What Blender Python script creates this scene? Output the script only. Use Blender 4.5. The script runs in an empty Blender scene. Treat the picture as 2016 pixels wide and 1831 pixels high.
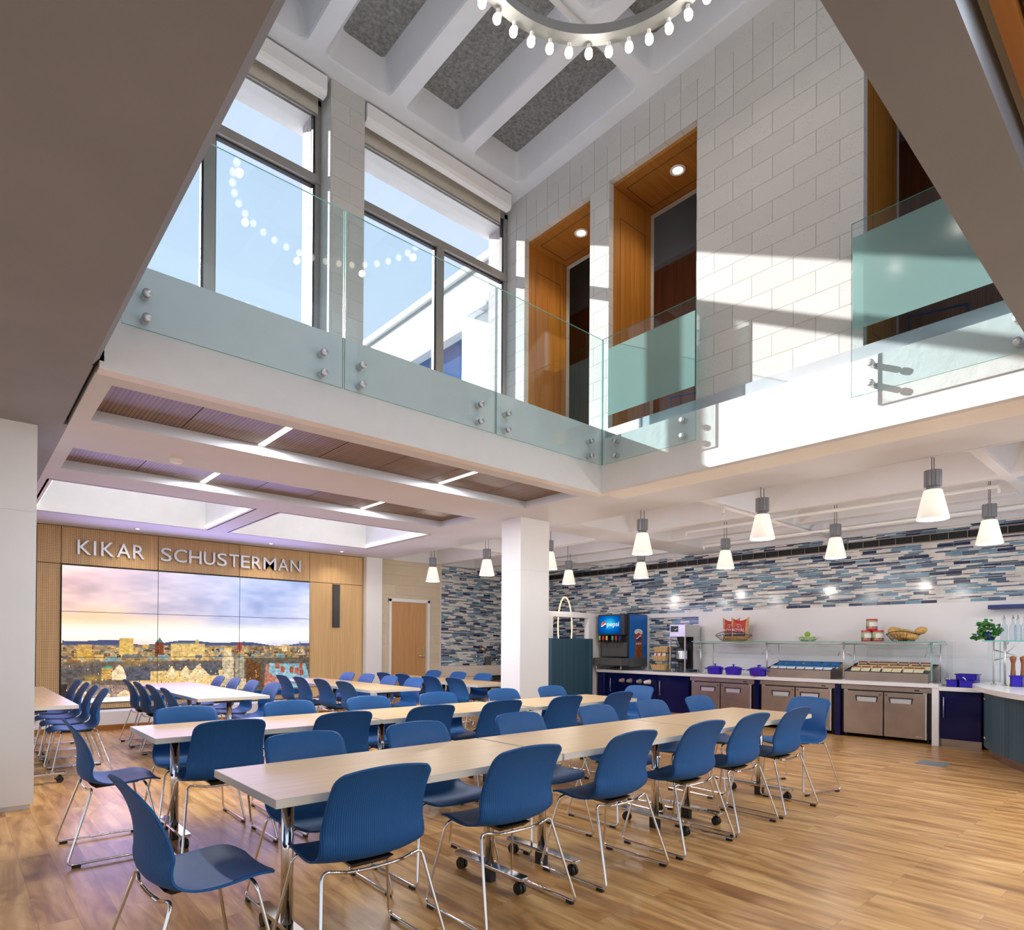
import bpy, bmesh, math, random
import numpy as np
from mathutils import Vector, Matrix
random.seed(7)
S = bpy.context.scene
COL = S.collection
PI = math.pi

# ---------------------------------------------------------------- camera
# X runs along the video wall, Y along the kitchen wall, camera above the origin
F_PX, CY = 1236.29, 1260.57
YAW, PIT, ROL = 0.8434738, 0.0060645, 0.0063997
fw = Vector((math.cos(YAW)*math.cos(PIT), math.sin(YAW)*math.cos(PIT), math.sin(PIT)))
rt = Vector((math.sin(YAW), -math.cos(YAW), 0)); up = rt.cross(fw)
r2 = rt*math.cos(ROL) + up*math.sin(ROL); u2 = -rt*math.sin(ROL) + up*math.cos(ROL)
cd = bpy.data.cameras.new('camera'); cam = bpy.data.objects.new('camera', cd); COL.objects.link(cam)
cam.matrix_world = Matrix(((r2.x, u2.x, -fw.x, 0), (r2.y, u2.y, -fw.y, 0), (r2.z, u2.z, -fw.z, 1.335), (0, 0, 0, 1)))
cd.sensor_fit = 'HORIZONTAL'; cd.sensor_width = 36; cd.lens = F_PX/2016*36
cd.shift_y = (CY-915.5)/2016; cd.clip_start = .05; cd.clip_end = 200
S.camera = cam

# ---------------------------------------------------------------- light, exposure
S.view_settings.view_transform = 'Standard'; S.view_settings.look = 'None'
S.view_settings.exposure = 0.0; S.view_settings.gamma = 1; S.view_settings.use_curve_mapping = False
cy = S.cycles
cy.max_bounces = 7; cy.diffuse_bounces = 4; cy.glossy_bounces = 3; cy.transmission_bounces = 4
cy.transparent_max_bounces = 12; cy.sample_clamp_indirect = 3.0; cy.caustics_reflective = False; cy.caustics_refractive = False
cy.use_denoising = True; cy.use_adaptive_sampling = True; cy.adaptive_threshold = 0.02

def nt(m): m.use_nodes = True; n = m.node_tree; n.nodes.clear(); return n
W = bpy.data.worlds.new('sky'); S.world = W; n = nt(W)
tc = n.nodes.new('ShaderNodeTexCoord'); sp = n.nodes.new('ShaderNodeSeparateXYZ'); cr = n.nodes.new('ShaderNodeValToRGB')
n.links.new(tc.outputs['Generated'], sp.inputs[0]); n.links.new(sp.outputs['Z'], cr.inputs[0])
e = cr.color_ramp.elements
e[0].position = 0.0; e[0].color = (.84, .89, .97, 1); e[1].position = .75; e[1].color = (.55, .68, .92, 1)
k = e.new(.25); k.color = (.70, .80, .96, 1)
bg = n.nodes.new('ShaderNodeBackground'); bg.inputs[1].default_value = SKY = 1.2
ow = n.nodes.new('ShaderNodeOutputWorld'); n.links.new(cr.outputs[0], bg.inputs[0]); n.links.new(bg.outputs[0], ow.inputs[0])

def light(name, kind, loc, power, color=(1, 1, 1), **kw):
    d = bpy.data.lights.new(name, kind); o = bpy.data.objects.new(name, d); COL.objects.link(o)
    o.location = loc; d.energy = power; d.color = color
    for k_, v_ in kw.items():
        if k_ == 'aim': o.rotation_euler = Vector(v_).to_track_quat('-Z', 'Y').to_euler()
        else: setattr(d, k_, v_)
    return o
SUN = (.345, -1, -.52)
light('sun', 'SUN', (4, 30, 20), 15.0, (1, .97, .94), aim=SUN, angle=.009)

# ---------------------------------------------------------------- mesh helper
class MB:
    def __init__(s): s.v = []; s.f = []; s.m = []; s.s = []
    def add(s, vs, fs, m=0, sm=False):
        b = len(s.v); s.v += [tuple(p) for p in vs]
        for f in fs: s.f.append([b+i for i in f]); s.m.append(m); s.s.append(sm)
        return s
    def box(s, a, b, m=0):
        x0, y0, z0 = a; x1, y1, z1 = b
        if x0 > x1: x0, x1 = x1, x0
        if y0 > y1: y0, y1 = y1, y0
        if z0 > z1: z0, z1 = z1, z0
        return s.add([(x0,y0,z0),(x1,y0,z0),(x1,y1,z0),(x0,y1,z0),(x0,y0,z1),(x1,y0,z1),(x1,y1,z1),(x0,y1,z1)],
              [(3,2,1,0),(4,5,6,7),(0,1,5,4),(1,2,6,5),(2,3,7,6),(3,0,4,7)], m)
    def prism(s, poly, h0, h1, ax='z', m=0):
        P = {'z': lambda p, h: (p[0], p[1], h), 'y': lambda p, h: (p[0], h, p[1]), 'x': lambda p, h: (h, p[0], p[1])}[ax]
        n_ = len(poly); vs = [P(p, h0) for p in poly] + [P(p, h1) for p in poly]
        fs = [tuple(range(n_))[::-1], tuple(range(n_, 2*n_))] + [(i, (i+1) % n_, n_+(i+1) % n_, n_+i) for i in range(n_)]
        return s.add(vs, fs, m)
    def quad(s, a, b, c, d, m=0): return s.add([a, b, c, d], [(0, 1, 2, 3)], m)
    def tube(s, path, r, n=8, m=0, closed=False, cap=True):
        P = [Vector(p) for p in path]; N = len(P); vs = []; up_ = None
        for i, p in enumerate(P):
            if closed: t = P[(i+1) % N]-P[i-1]
            else: t = P[min(i+1, N-1)]-P[max(i-1, 0)]
            t.normalize()
            if up_ is None:
                up_ = Vector((0, 0, 1)) if abs(t.z) < .9 else Vector((1, 0, 0))
            a = up_ - t*up_.dot(t)
            if a.length < 1e-4: a = t.orthogonal()
            a.normalize(); up_ = a; b = t.cross(a)
            rr = r[i] if isinstance(r, (list, tuple)) else r
            for j in range(n):
                w = 2*PI*j/n; vs.append(p + (a*math.cos(w)+b*math.sin(w))*rr)
        fs = []
        for i in range(N if closed else N-1):
            i2 = (i+1) % N
            for j in range(n): fs.append((i*n+j, i*n+(j+1) % n, i2*n+(j+1) % n, i2*n+j))
        s.add(vs, fs, m, True)
        if cap and not closed:
            b = len(s.v)-N*n
            s.f += [[b+j for j in range(n)][::-1], [b+(N-1)*n+j for j in range(n)]]; s.m += [m, m]; s.s += [False, False]
        return s
    def cyl(s, p0, p1, r, n=16, m=0): return s.tube([p0, p1], r, n, m)
    def lathe(s, prof, n=24, c=(0, 0, 0), m=0, ax=None, a0=0, a1=2*PI, sm=True):
        """prof: (radius, height) pairs turned about the axis ax through c"""
        A = Vector(ax or (0, 0, 1)).normalized(); u_ = A.orthogonal().normalized(); w_ = A.cross(u_); c = Vector(c)
        full = abs(a1-a0-2*PI) < 1e-6; k_ = n if full else n+1
        vs = []
        for r, h in prof:
            for j in range(k_):
                t = a0+(a1-a0)*j/n; vs.append(c+A*h+(u_*math.cos(t)+w_*math.sin(t))*r)
        fs = []
        for i in range(len(prof)-1):
            for j in range(n):
                j2 = (j+1) % k_; fs.append((i*k_+j, i*k_+j2, (i+1)*k_+j2, (i+1)*k_+j))
        return s.add(vs, fs, m, sm)
    def ball(s, c, r, n=16, m=0, sc=(1, 1, 1)):
        vs = []; k_ = max(6, n//2)
        for i in range(k_+1):
            t = PI*i/k_
            for j in range(n):
                a = 2*PI*j/n; vs.append((c[0]+r*sc[0]*math.sin(t)*math.cos(a), c[1]+r*sc[1]*math.sin(t)*math.sin(a), c[2]+r*sc[2]*math.cos(t)))
        fs = [(i*n+j, (i+1)*n+j, (i+1)*n+(j+1) % n, i*n+(j+1) % n) for i in range(k_) for j in range(n)]
        return s.add(vs, fs, m, True)
    def grid(s, fn, nu, nv, m=0, sm=True, flip=False):
        vs = [fn(i/nu, j/nv) for j in range(nv+1) for i in range(nu+1)]
        fs = []
        for j in range(nv):
            for i in range(nu):
                a = j*(nu+1)+i; q = (a, a+1, a+nu+2, a+nu+1); fs.append(q[::-1] if flip else q)
        return s.add(vs, fs, m, sm)
    def build(s, name, mats, parent=None, loc=None, bevel=0, seg=2, fix=True):
        me = bpy.data.meshes.new(name); me.from_pydata(s.v, [], s.f)
        mats = mats if isinstance(mats, (list, tuple)) else [mats]
        for q in mats: me.materials.append(q)
        me.polygons.foreach_set('material_index', s.m); me.polygons.foreach_set('use_smooth', s.s); me.update()
        if fix and len(s.f) < 9000:
            bm = bmesh.new(); bm.from_mesh(me); bmesh.ops.recalc_face_normals(bm, faces=bm.faces); bm.to_mesh(me); bm.free()
        o = bpy.data.objects.new(name, me); COL.objects.link(o)
        if parent is not None: o.parent = parent
        if loc is not None: o.location = loc
        if bevel:
            b = o.modifiers.new('bevel', 'BEVEL'); b.width = bevel; b.segments = seg; b.limit_method = 'ANGLE'; b.angle_limit = .6
        return o
def B(a, b, m=0): return MB().box(a, b, m)
def tag(o, label, cat, group=None, kind=None):
    o['label'] = label; o['category'] = cat
    if group: o['group'] = group
    if kind: o['kind'] = kind
    return o
def struct(o, label=None):
    o['kind'] = 'structure'
    if label: o['label'] = label
    return o
def thing(name, loc, label, cat, rz=0, group=None):
    o = bpy.data.objects.new(name, None); COL.objects.link(o); o.location = loc; o.rotation_euler = (0, 0, rz)
    return tag(o, label, cat, group)
def dup(root, loc, rz=None, label=None, group=None):
    r = root.copy(); COL.objects.link(r); r.location = loc
    if rz is not None: r.rotation_euler = (0, 0, rz)
    if label: r['label'] = label
    if group: r['group'] = group
    def kids(o, n_):
        for ch in list(o.children):
            c = ch.copy(); COL.objects.link(c); c.parent = n_; c.matrix_parent_inverse = ch.matrix_parent_inverse.copy()
            kids(ch, c)
    kids(root, r)
    return r
def cat_rom(P, n):
    P = [Vector(p) for p in P]; out = []; N = len(P)
    for k_ in range(n+1):
        t = k_/n*(N-1); i = min(int(t), N-2); t -= i
        a, b, c, d = P[max(i-1, 0)], P[i], P[i+1], P[min(i+2, N-1)]
        out.append(.5*((2*b)+(c-a)*t+(2*a-5*b+4*c-d)*t*t+(3*b-3*c+d-a)*t**3))
    return out
def fillet(P, r, n=5):
    P = [Vector(p) for p in P]; out = [P[0]]
    for i in range(1, len(P)-1):
        a = (P[i-1]-P[i]); b = (P[i+1]-P[i]); q = min(r, a.length*.45, b.length*.45)
        p0 = P[i]+a.normalized()*q; p1 = P[i]+b.normalized()*q
        for k_ in range(n+1):
            t = k_/n; out.append(p0*(1-t)**2+P[i]*2*t*(1-t)+p1*t*t)
    out.append(P[-1]); return out

# ---------------------------------------------------------------- materials
def bsdf(m, col=(.8, .8, .8), rough=.5, metal=0, spec=.5, emis=None, es=0, alpha=None, coat=0):
    n = nt(m); b = n.nodes.new('ShaderNodeBsdfPrincipled'); o = n.nodes.new('ShaderNodeOutputMaterial')
    n.links.new(b.outputs[0], o.inputs[0])
    b.inputs['Base Color'].default_value = (*col, 1); b.inputs['Roughness'].default_value = rough
    b.inputs['Metallic'].default_value = metal; b.inputs['Specular IOR Level'].default_value = spec
    if emis: b.inputs['Emission Color'].default_value = (*emis, 1); b.inputs['Emission Strength'].default_value = es
    if coat: b.inputs['Coat Weight'].default_value = coat; b.inputs['Coat Roughness'].default_value = .05
    return n, b
def N(n, t, **kw):
    x = n.nodes.new('ShaderNode'+t)
    for k_, v_ in kw.items():
        if k_ in x.inputs: x.inputs[k_].default_value = v_
        else: setattr(x, k_, v_)
    return x
def mat(name, col, rough=.5, metal=0, var=.06, vs=6, bump=0, bs=40, spec=.5, **kw):
    """plain surface with a little procedural variation of tone (and relief)"""
    m = bpy.data.materials.new(name); n, b = bsdf(m, col, rough, metal, spec, **kw)
    tc = N(n, 'TexCoord')
    if var:
        no = N(n, 'TexNoise', Scale=vs, Detail=3); n.links.new(tc.outputs['Object'], no.inputs['Vector'])
        r = N(n, 'ValToRGB'); n.links.new(no.outputs['Fac'], r.inputs[0])
        r.color_ramp.elements[0].position = .3; r.color_ramp.elements[1].position = .7
        r.color_ramp.elements[0].color = (*[c*(1-var) for c in col], 1); r.color_ramp.elements[1].color = (*[min(1, c*(1+var)) for c in col], 1)
        n.links.new(r.outputs[0], b.inputs['Base Color'])
    if bump:
        n2 = N(n, 'TexNoise', Scale=bs, Detail=4); n.links.new(tc.outputs['Object'], n2.inputs['Vector'])
        bp = N(n, 'Bump', Strength=bump, Distance=.01); n.links.new(n2.outputs['Fac'], bp.inputs['Height']); n.links.new(bp.outputs[0], b.inputs['Normal'])
    return m
def emit(name, col, st):
    m = bpy.data.materials.new(name); n = nt(m); e_ = N(n, 'Emission', Strength=st); e_.inputs[0].default_value = (*col, 1)
    o = N(n, 'OutputMaterial'); n.links.new(e_.outputs[0], o.inputs[0]); return m
def glass(name, tint=(.93, .98, .97), fres=1.5, rough=0.0, haze=None):
    """thin architectural glass: tinted transparency with a Fresnel reflection"""
    m = bpy.data.materials.new(name); n = nt(m)
    t = N(n, 'BsdfTransparent'); t.inputs[0].default_value = (*tint, 1)
    g = N(n, 'BsdfGlossy'); g.inputs['Roughness'].default_value = rough
    fr = N(n, 'Fresnel'); ge = N(n, 'NewGeometry'); io = N(n, 'Mix'); io.inputs[2].default_value = fres; io.inputs[3].default_value = 1/fres
    n.links.new(ge.outputs['Backfacing'], io.inputs[0]); n.links.new(io.outputs[0], fr.inputs['IOR']); mx = N(n, 'MixShader'); o = N(n, 'OutputMaterial')
    n.links.new(fr.outputs[0], mx.inputs[0]); n.links.new(g.outputs[0], mx.inputs[2])
    if haze:
        d = N(n, 'BsdfDiffuse'); d.inputs[0].default_value = (*haze[0], 1); tl = N(n, 'BsdfTranslucent'); tl.inputs[0].default_value = (*haze[0], 1)
        a = N(n, 'MixShader'); a.inputs[0].default_value = .5; n.links.new(d.outputs[0], a.inputs[1]); n.links.new(tl.outputs[0], a.inputs[2])
        b = N(n, 'MixShader'); b.inputs[0].default_value = haze[1]; n.links.new(t.outputs[0], b.inputs[1]); n.links.new(a.outputs[0], b.inputs[2])
        n.links.new(b.outputs[0], mx.inputs[1])
    else: n.links.new(t.outputs[0], mx.inputs[1])
    n.links.new(mx.outputs[0], o.inputs[0]); return m
def axes(n, order):
    """object coordinates with the axes picked in the given order, e.g. 'YZX'"""
    tc = N(n, 'TexCoord'); s_ = N(n, 'SeparateXYZ'); c = N(n, 'CombineXYZ'); n.links.new(tc.outputs['Object'], s_.inputs[0])
    for i, a in enumerate(order): n.links.new(s_.outputs['XYZ'.index(a)], c.inputs[i])
    return c.outputs[0]
def mapping(n, vec, sc=(1, 1, 1), loc=(0, 0, 0)):
    q = N(n, 'Mapping'); q.inputs['Scale'].default_value = sc; q.inputs['Location'].default_value = loc; n.links.new(vec, q.inputs[0]); return q.outputs[0]
def ramp(n, fac, stops):
    r = N(n, 'ValToRGB'); n.links.new(fac, r.inputs[0]); el = r.color_ramp.elements
    while len(el) < len(stops): el.new(.5)
    for q, (p, c) in zip(el, stops): q.position = p; q.color = (*c, 1)
    return r.outputs[0]
def mixc(n, fac, a, b, mode='MIX'):
    x = N(n, 'Mix', data_type='RGBA', blend_type=mode)
    if isinstance(fac, (int, float)): x.inputs[0].default_value = fac
    else: n.links.new(fac, x.inputs[0])
    for i, c in ((6, a), (7, b)):
        if isinstance(c, tuple): x.inputs[i].default_value = (*c, 1)
        else: n.links.new(c, x.inputs[i])
    return x.outputs[2]
def math_(n, op, a, b=None):
    x = N(n, 'Math', operation=op)
    for i, c in enumerate((a, b)):
        if c is None: continue
        if isinstance(c, (int, float)): x.inputs[i].default_value = c
        else: n.links.new(c, x.inputs[i])
    return x.outputs[0]
def block_mat(name, order, c1, c2, mort, w=.394, h=.206, loc=(0, 0, 0), bump=1.0, off=.5, spk=.5):
    m = bpy.data.materials.new(name); n, b = bsdf(m, c1, .9, 0, .2)
    v = mapping(n, axes(n, order), (1, 1, 1), loc)
    br = N(n, 'TexBrick', offset=off); n.links.new(v, br.inputs['Vector'])
    br.inputs['Scale'].default_value = 1; br.inputs['Brick Width'].default_value = w; br.inputs['Row Height'].default_value = h
    br.inputs['Mortar Size'].default_value = .0035; br.inputs['Mortar Smooth'].default_value = .3; br.inputs['Bias'].default_value = 0
    br.inputs['Color1'].default_value = (*c1, 1); br.inputs['Color2'].default_value = (*c2, 1); br.inputs['Mortar'].default_value = (*mort, 1)
    vo = N(n, 'TexVoronoi', Scale=70); n.links.new(axes(n, order), vo.inputs['Vector'])
    sp_ = ramp(n, vo.outputs['Distance'], [(.0, (.25, .25, .25)), (.16, (.3, .3, .3)), (.26, (1, 1, 1))])
    n3 = N(n, 'TexNoise', Scale=9); n.links.new(axes(n, order), n3.inputs['Vector'])
    msk = ramp(n, n3.outputs['Fac'], [(.45, (0, 0, 0)), (.6, (spk, spk, spk))])
    c = mixc(n, msk, br.outputs['Color'], sp_, 'MULTIPLY'); n.links.new(c, b.inputs['Base Color'])
    bp = N(n, 'Bump', Strength=bump, Distance=.012); bp.invert = True; n.links.new(br.outputs['Fac'], bp.inputs['Height'])
    n2 = N(n, 'TexNoise', Scale=160, Detail=2); n.links.new(axes(n, order), n2.inputs['Vector'])
    b2 = N(n, 'Bump', Strength=.25, Distance=.004); n.links.new(n2.outputs['Fac'], b2.inputs['Height']); n.links.new(bp.outputs[0], b2.inputs['Normal'])
    n.links.new(b2.outputs[0], b.inputs['Normal']); return m
def wood_mat(name, order, dark, lite, grain=1.0, dots=None, grooves=None, rough=.45, streak=(26, 1.2, 26)):
    """order: first axis across the grain, second along it"""
    m = bpy.data.materials.new(name); n, b = bsdf(m, lite, rough, 0, .4)
    ax = axes(n, order)
    no = N(n, 'TexNoise', Scale=1.0, Detail=6, Distortion=.6); n.links.new(mapping(n, ax, streak), no.inputs['Vector'])
    wv = N(n, 'TexWave', Scale=.9, Distortion=7, Detail=3); wv.inputs['Detail Scale'].default_value = .7
    n.links.new(mapping(n, ax, (9, .8, 9)), wv.inputs['Vector'])
    f = math_(n, 'ADD', math_(n, 'MULTIPLY', no.outputs['Fac'], .85), math_(n, 'MULTIPLY', wv.outputs['Fac'], .10*grain))
    c = ramp(n, f, [(.25, dark), (.68, lite)])
    def rep(sock, p, o=0.0):
        return math_(n, 'SUBTRACT', math_(n, 'FRACT', math_(n, 'ADD', math_(n, 'DIVIDE', sock, p), o)), .5)
    s_ = N(n, 'SeparateXYZ'); n.links.new(ax, s_.inputs[0])
    if dots:
        p, r_ = dots; a = rep(s_.outputs[0], p); d = rep(s_.outputs[1], p)
        q = math_(n, 'ADD', math_(n, 'MULTIPLY', a, a), math_(n, 'MULTIPLY', d, d))
        k_ = math_(n, 'LESS_THAN', q, (r_/p)**2); c = mixc(n, k_, c, (.035, .02, .012))
    if grooves:
        p, w_ = grooves; a = math_(n, 'ABSOLUTE', rep(s_.outputs[0], p)); k_ = math_(n, 'LESS_THAN', a, w_/p/2); c = mixc(n, k_, c, (.03, .016, .008))
    n.links.new(c, b.inputs['Base Color']); return m
M = {}
M['white'] = mat('white_paint', (.80, .80, .80), .55, var=.02)
M['panel'] = mat('white_laminate', (.82, .83, .84), .28, var=.015, vs=3)
M['soffit'] = mat('shade_darkened_plaster', (.265, .285, .33), .85, var=.06, vs=1.6, bump=.25, bs=14)  # plaster colour lowered to stand for the dim light on the near soffit
M['soffit2'] = mat('cool_light_tinted_ceiling', (.64, .675, .75), .8, var=.03, vs=1.5, bump=.08, bs=20)  # white paint, tinted blue in the colour to stand for cool screen light
M['beam'] = mat('shade_darkened_beam', (.24, .265, .31), .8, var=.04, vs=1.5)  # base colour darkened for the low light on the near beam
M['concrete'] = mat('painted_concrete', (.78, .77, .75), .75, var=.04, vs=2, bump=.5, bs=9)
M['ribs'] = mat('painted_waffle_slab', (.68, .70, .75), .7, var=.04, vs=2, bump=.1, bs=14)
M['acoustic'] = mat('grey_acoustic_board', (.20, .20, .20), .95, var=.35, vs=30, bump=.7, bs=50)
M['curb'] = mat('grey_metal_curb', (.42, .43, .46), .5, .2, var=.05)
M['frame'] = mat('bronze_window_frame', (.33, .31, .29), .4, .35, var=.05)
M['block'] = block_mat('grey_concrete_block', 'YZX', (.60, .585, .57), (.56, .55, .535), (.50, .47, .45), loc=(-.173, -.302, 0))
M['blocks'] = block_mat('stacked_concrete_block', 'YZX', (.60, .585, .57), (.56, .55, .535), (.50, .47, .45), w=.197, h=.41, loc=(-.173, -.35, 0), off=0)
M['blockc'] = block_mat('grey_column_block', 'XZY', (.58, .565, .55), (.54, .53, .515), (.62, .60, .58), loc=(.2, .1, 0))
M['blockt'] = block_mat('tan_concrete_block', 'XZY', (.66, .58, .44), (.62, .54, .41), (.80, .73, .60), loc=(0, .12, 0), spk=.4)
M['brick'] = block_mat('grey_brick', 'YZX', (.52, .45, .46), (.62, .56, .56), (.75, .72, .72), w=.21, h=.068, spk=.1)
M['wallwhite'] = mat('white_quartz_wall', (.80, .80, .82), .3, var=.03, vs=1.3)
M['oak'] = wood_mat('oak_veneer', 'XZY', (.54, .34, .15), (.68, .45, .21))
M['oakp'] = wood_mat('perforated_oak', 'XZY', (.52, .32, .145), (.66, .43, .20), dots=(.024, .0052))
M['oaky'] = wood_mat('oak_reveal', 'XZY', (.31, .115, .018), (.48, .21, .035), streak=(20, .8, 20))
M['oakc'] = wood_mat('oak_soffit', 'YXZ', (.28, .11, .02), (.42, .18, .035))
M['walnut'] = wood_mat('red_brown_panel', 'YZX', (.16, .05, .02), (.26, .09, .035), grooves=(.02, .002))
M['oakdoor'] = wood_mat('oak_door', 'XZY', (.44, .23, .09), (.58, .33, .14))
M['slat'] = wood_mat('grooved_oak_ceiling', 'XYZ', (.15, .095, .075), (.25, .165, .125), grooves=(.030, .006))
M['oakhole'] = wood_mat('perforated_oak_ceiling', 'YXZ', (.15, .085, .035), (.22, .13, .055), dots=(.032, .0055))
M['black'] = mat('black_plastic', (.02, .02, .022), .4, var=.1)
M['dark'] = mat('dark_gap', (.03, .028, .026), .9, var=0)
M['chrome'] = mat('chrome', (.80, .78, .76), .07, 1, var=0)
M['steel'] = mat('brushed_steel', (.38, .31, .26), .30, 1, var=.12, vs=3)
M['alu'] = mat('satin_aluminium', (.62, .63, .65), .35, .8, var=.04)
M['glass'] = glass('clear_glass', (.985, .995, .992), 1.4)
M['rail'] = glass('railing_glass', (.925, .978, .985), 1.42)
M['film'] = glass('frosted_film', (.45, .62, .60), 1.35, .12, haze=((.36, .58, .56), .80))
M['edge'] = mat('green_glass_edge', (.10, .42, .38), .15, var=0)
M['lens'] = emit('warm_light_lens', (1, .93, .83), 4)
M['bulbglow'] = emit('bulb_glow', (1, .86, .66), 7)
M['downglow'] = emit('downlight_glow', (1, .93, .82), 9)
M['teal'] = bpy.data.materials.new('teal_striped_laminate')
n, b = bsdf(M['teal'], (.06, .15, .2), .4)
tc = N(n, 'TexCoord'); no = N(n, 'TexNoise', Scale=1, Detail=2); no.noise_dimensions = '3D'
n.links.new(mapping(n, tc.outputs['Object'], (95, 95, .01)), no.inputs['Vector'])
n.links.new(ramp(n, no.outputs['Fac'], [(.35, (.012, .036, .075)), (.5, (.032, .095, .15)), (.66, (.07, .155, .19))]), b.inputs['Base Color'])
M['navy'] = mat('navy_gloss_lacquer', (.003, .005, .06), .08, var=0, spec=.25)
# floor: long planks along Y with smoky streaks
m = M['floor'] = bpy.data.materials.new('wood_plank_floor'); n, b = bsdf(m, (.5, .3, .15), .30, 0, .35)
ax = axes(n, 'YXZ')
br = N(n, 'TexBrick', offset=.37); br.offset_frequency = 3; n.links.new(ax, br.inputs['Vector'])
for k_, v_ in (('Scale', 1), ('Brick Width', 1.22), ('Row Height', .155), ('Mortar Size', .0008), ('Mortar Smooth', .1), ('Bias', 0)): br.inputs[k_].default_value = v_
br.inputs['Color1'].default_value = (0, 0, 0, 1); br.inputs['Color2'].default_value = (1, 1, 1, 1); br.inputs['Mortar'].default_value = (.2, .2, .2, 1)
sh = N(n, 'VectorMath', operation='ADD'); sc_ = N(n, 'VectorMath', operation='SCALE'); n.links.new(br.outputs['Color'], sc_.inputs[0]); sc_.inputs['Scale'].default_value = 7
n.links.new(ax, sh.inputs[0]); n.links.new(sc_.outputs[0], sh.inputs[1])
n1 = N(n, 'TexNoise', Scale=1, Detail=5, Distortion=1.2); n.links.new(mapping(n, sh.outputs[0], (1.0, 9, 1)), n1.inputs['Vector'])
n2 = N(n, 'TexNoise', Scale=1, Detail=4, Distortion=2.5); n.links.new(mapping(n, sh.outputs[0], (.9, 4.2, 1)), n2.inputs['Vector'])
base = ramp(n, n1.outputs['Fac'], [(.30, (.36, .155, .042)), (.48, (.60, .32, .105)), (.66, (.80, .49, .20))])
smoke = ramp(n, n2.outputs['Fac'], [(.42, (1, 1, 1)), (.54, (.82, .73, .66)), (.66, (.45, .34, .27))])
c = mixc(n, 1.0, base, smoke, 'MULTIPLY')
c = mixc(n, .28, c, mixc(n, br.outputs['Color'], (.46, .23, .075), (.80, .50, .22)))
c = mixc(n, br.outputs['Fac'], c, (.25, .13, .055)); n.links.new(c, b.inputs['Base Color'])

# ================================================================= SETTING
struct(B((-5, -4, -.2), (11.2, 12.4, 0)).build('floor', M['floor']))
ZC, ZD = 3.06, 3.80
# far walls -------------------------------------------------------
w = struct(MB().box((-5, 11.47, 0), (6.16, 11.7, 3.3), 0).build('wall_video', M['dark']))
MBp = MB()
for x0, x1, z0, z1 in ((.0, .895, .30, 2.487), (.905, 1.185, .30, 2.487), (1.195, 5.025, .30, .395), (.0, .895, 2.497, 3.05), (.905, 1.185, 2.497, 3.05), (1.195, 2.474, 2.497, 3.05), (2.484, 3.749, 2.497, 3.05)):
    MBp.box((x0, 11.44, z0), (x1, 11.469, z1))
o = MBp.build('perforated_panel', M['oakp'], w)
MBp = MB()
for x0, x1, z0, z1 in ((3.759, 5.03, 2.497, 3.05), (5.04, 6.15, 2.497, 3.05), (5.04, 6.15, .50, 2.487), (5.04, 6.15, .30, .49), (-3, -.01, .3, 3.05)):
    MBp.box((x0, 11.44, z0), (x1, 11.469, z1))
MBp.build('oak_panel', M['oak'], w)
# white ledge with a brown baseboard in front of the video wall
o = struct(MB().box((-3, 11.10, .075), (6.16, 11.44, .285)).build('trim_1', M['white'], bevel=.01))
struct(B((-3, 11.11, 0), (6.16, 11.4, .075)).build('baseboard_video', M['oakc']))
# block wall with the door, tiled wall beside it
DX0, DX1, DZ = 6.79, 7.68, 2.205
w = MB(); w.box((6.16, 11.42, 0), (DX0-.06, 11.6, 3.6)).box((DX1+.06, 11.42, 0), (8.03, 11.6, 3.6)).box((DX0-.06, 11.42, DZ+.07), (DX1+.06, 11.6, 3.6))
struct(w.build('wall_door', M['blockt']))
d = MB()
for a, c in (((DX0-.06, 11.38, 0), (DX0, 11.6, DZ+.06)), ((DX1, 11.38, 0), (DX1+.06, 11.6, DZ+.06)), ((DX0-.06, 11.38, DZ), (DX1+.06, 11.6, DZ+.07))): d.box(a, c)
door = struct(B((DX0+.004, 11.45, .01), (DX1-.004, 11.49, DZ-.004)).build('door_1', M['oakdoor']))
d.build('door_frame', M['white'], door, bevel=.004)
h = MB().cyl((DX1-.075, 11.45, 1.07), (DX1-.075, 11.40, 1.07), .022).tube(fillet([(DX1-.075, 11.41, 1.07), (DX1-.075, 11.39, 1.07), (DX1-.21, 11.39, 1.07)], .02), .009)
h.build('door_handle', M['alu'], door)
MB().cyl((DX1-.075, 11.45, 1.22), (DX1-.075, 11.43, 1.22), .026).build('door_lock', M['alu'], door)
struct(B((8.03, 11.42, 0), (11, 11.6, 3.6)).build('wall_sink', M['white']))
struct(B((10.66, -2.6, 0), (10.9, 11.6, 3.6)).build('wall_kitchen', M['white']))
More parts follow.
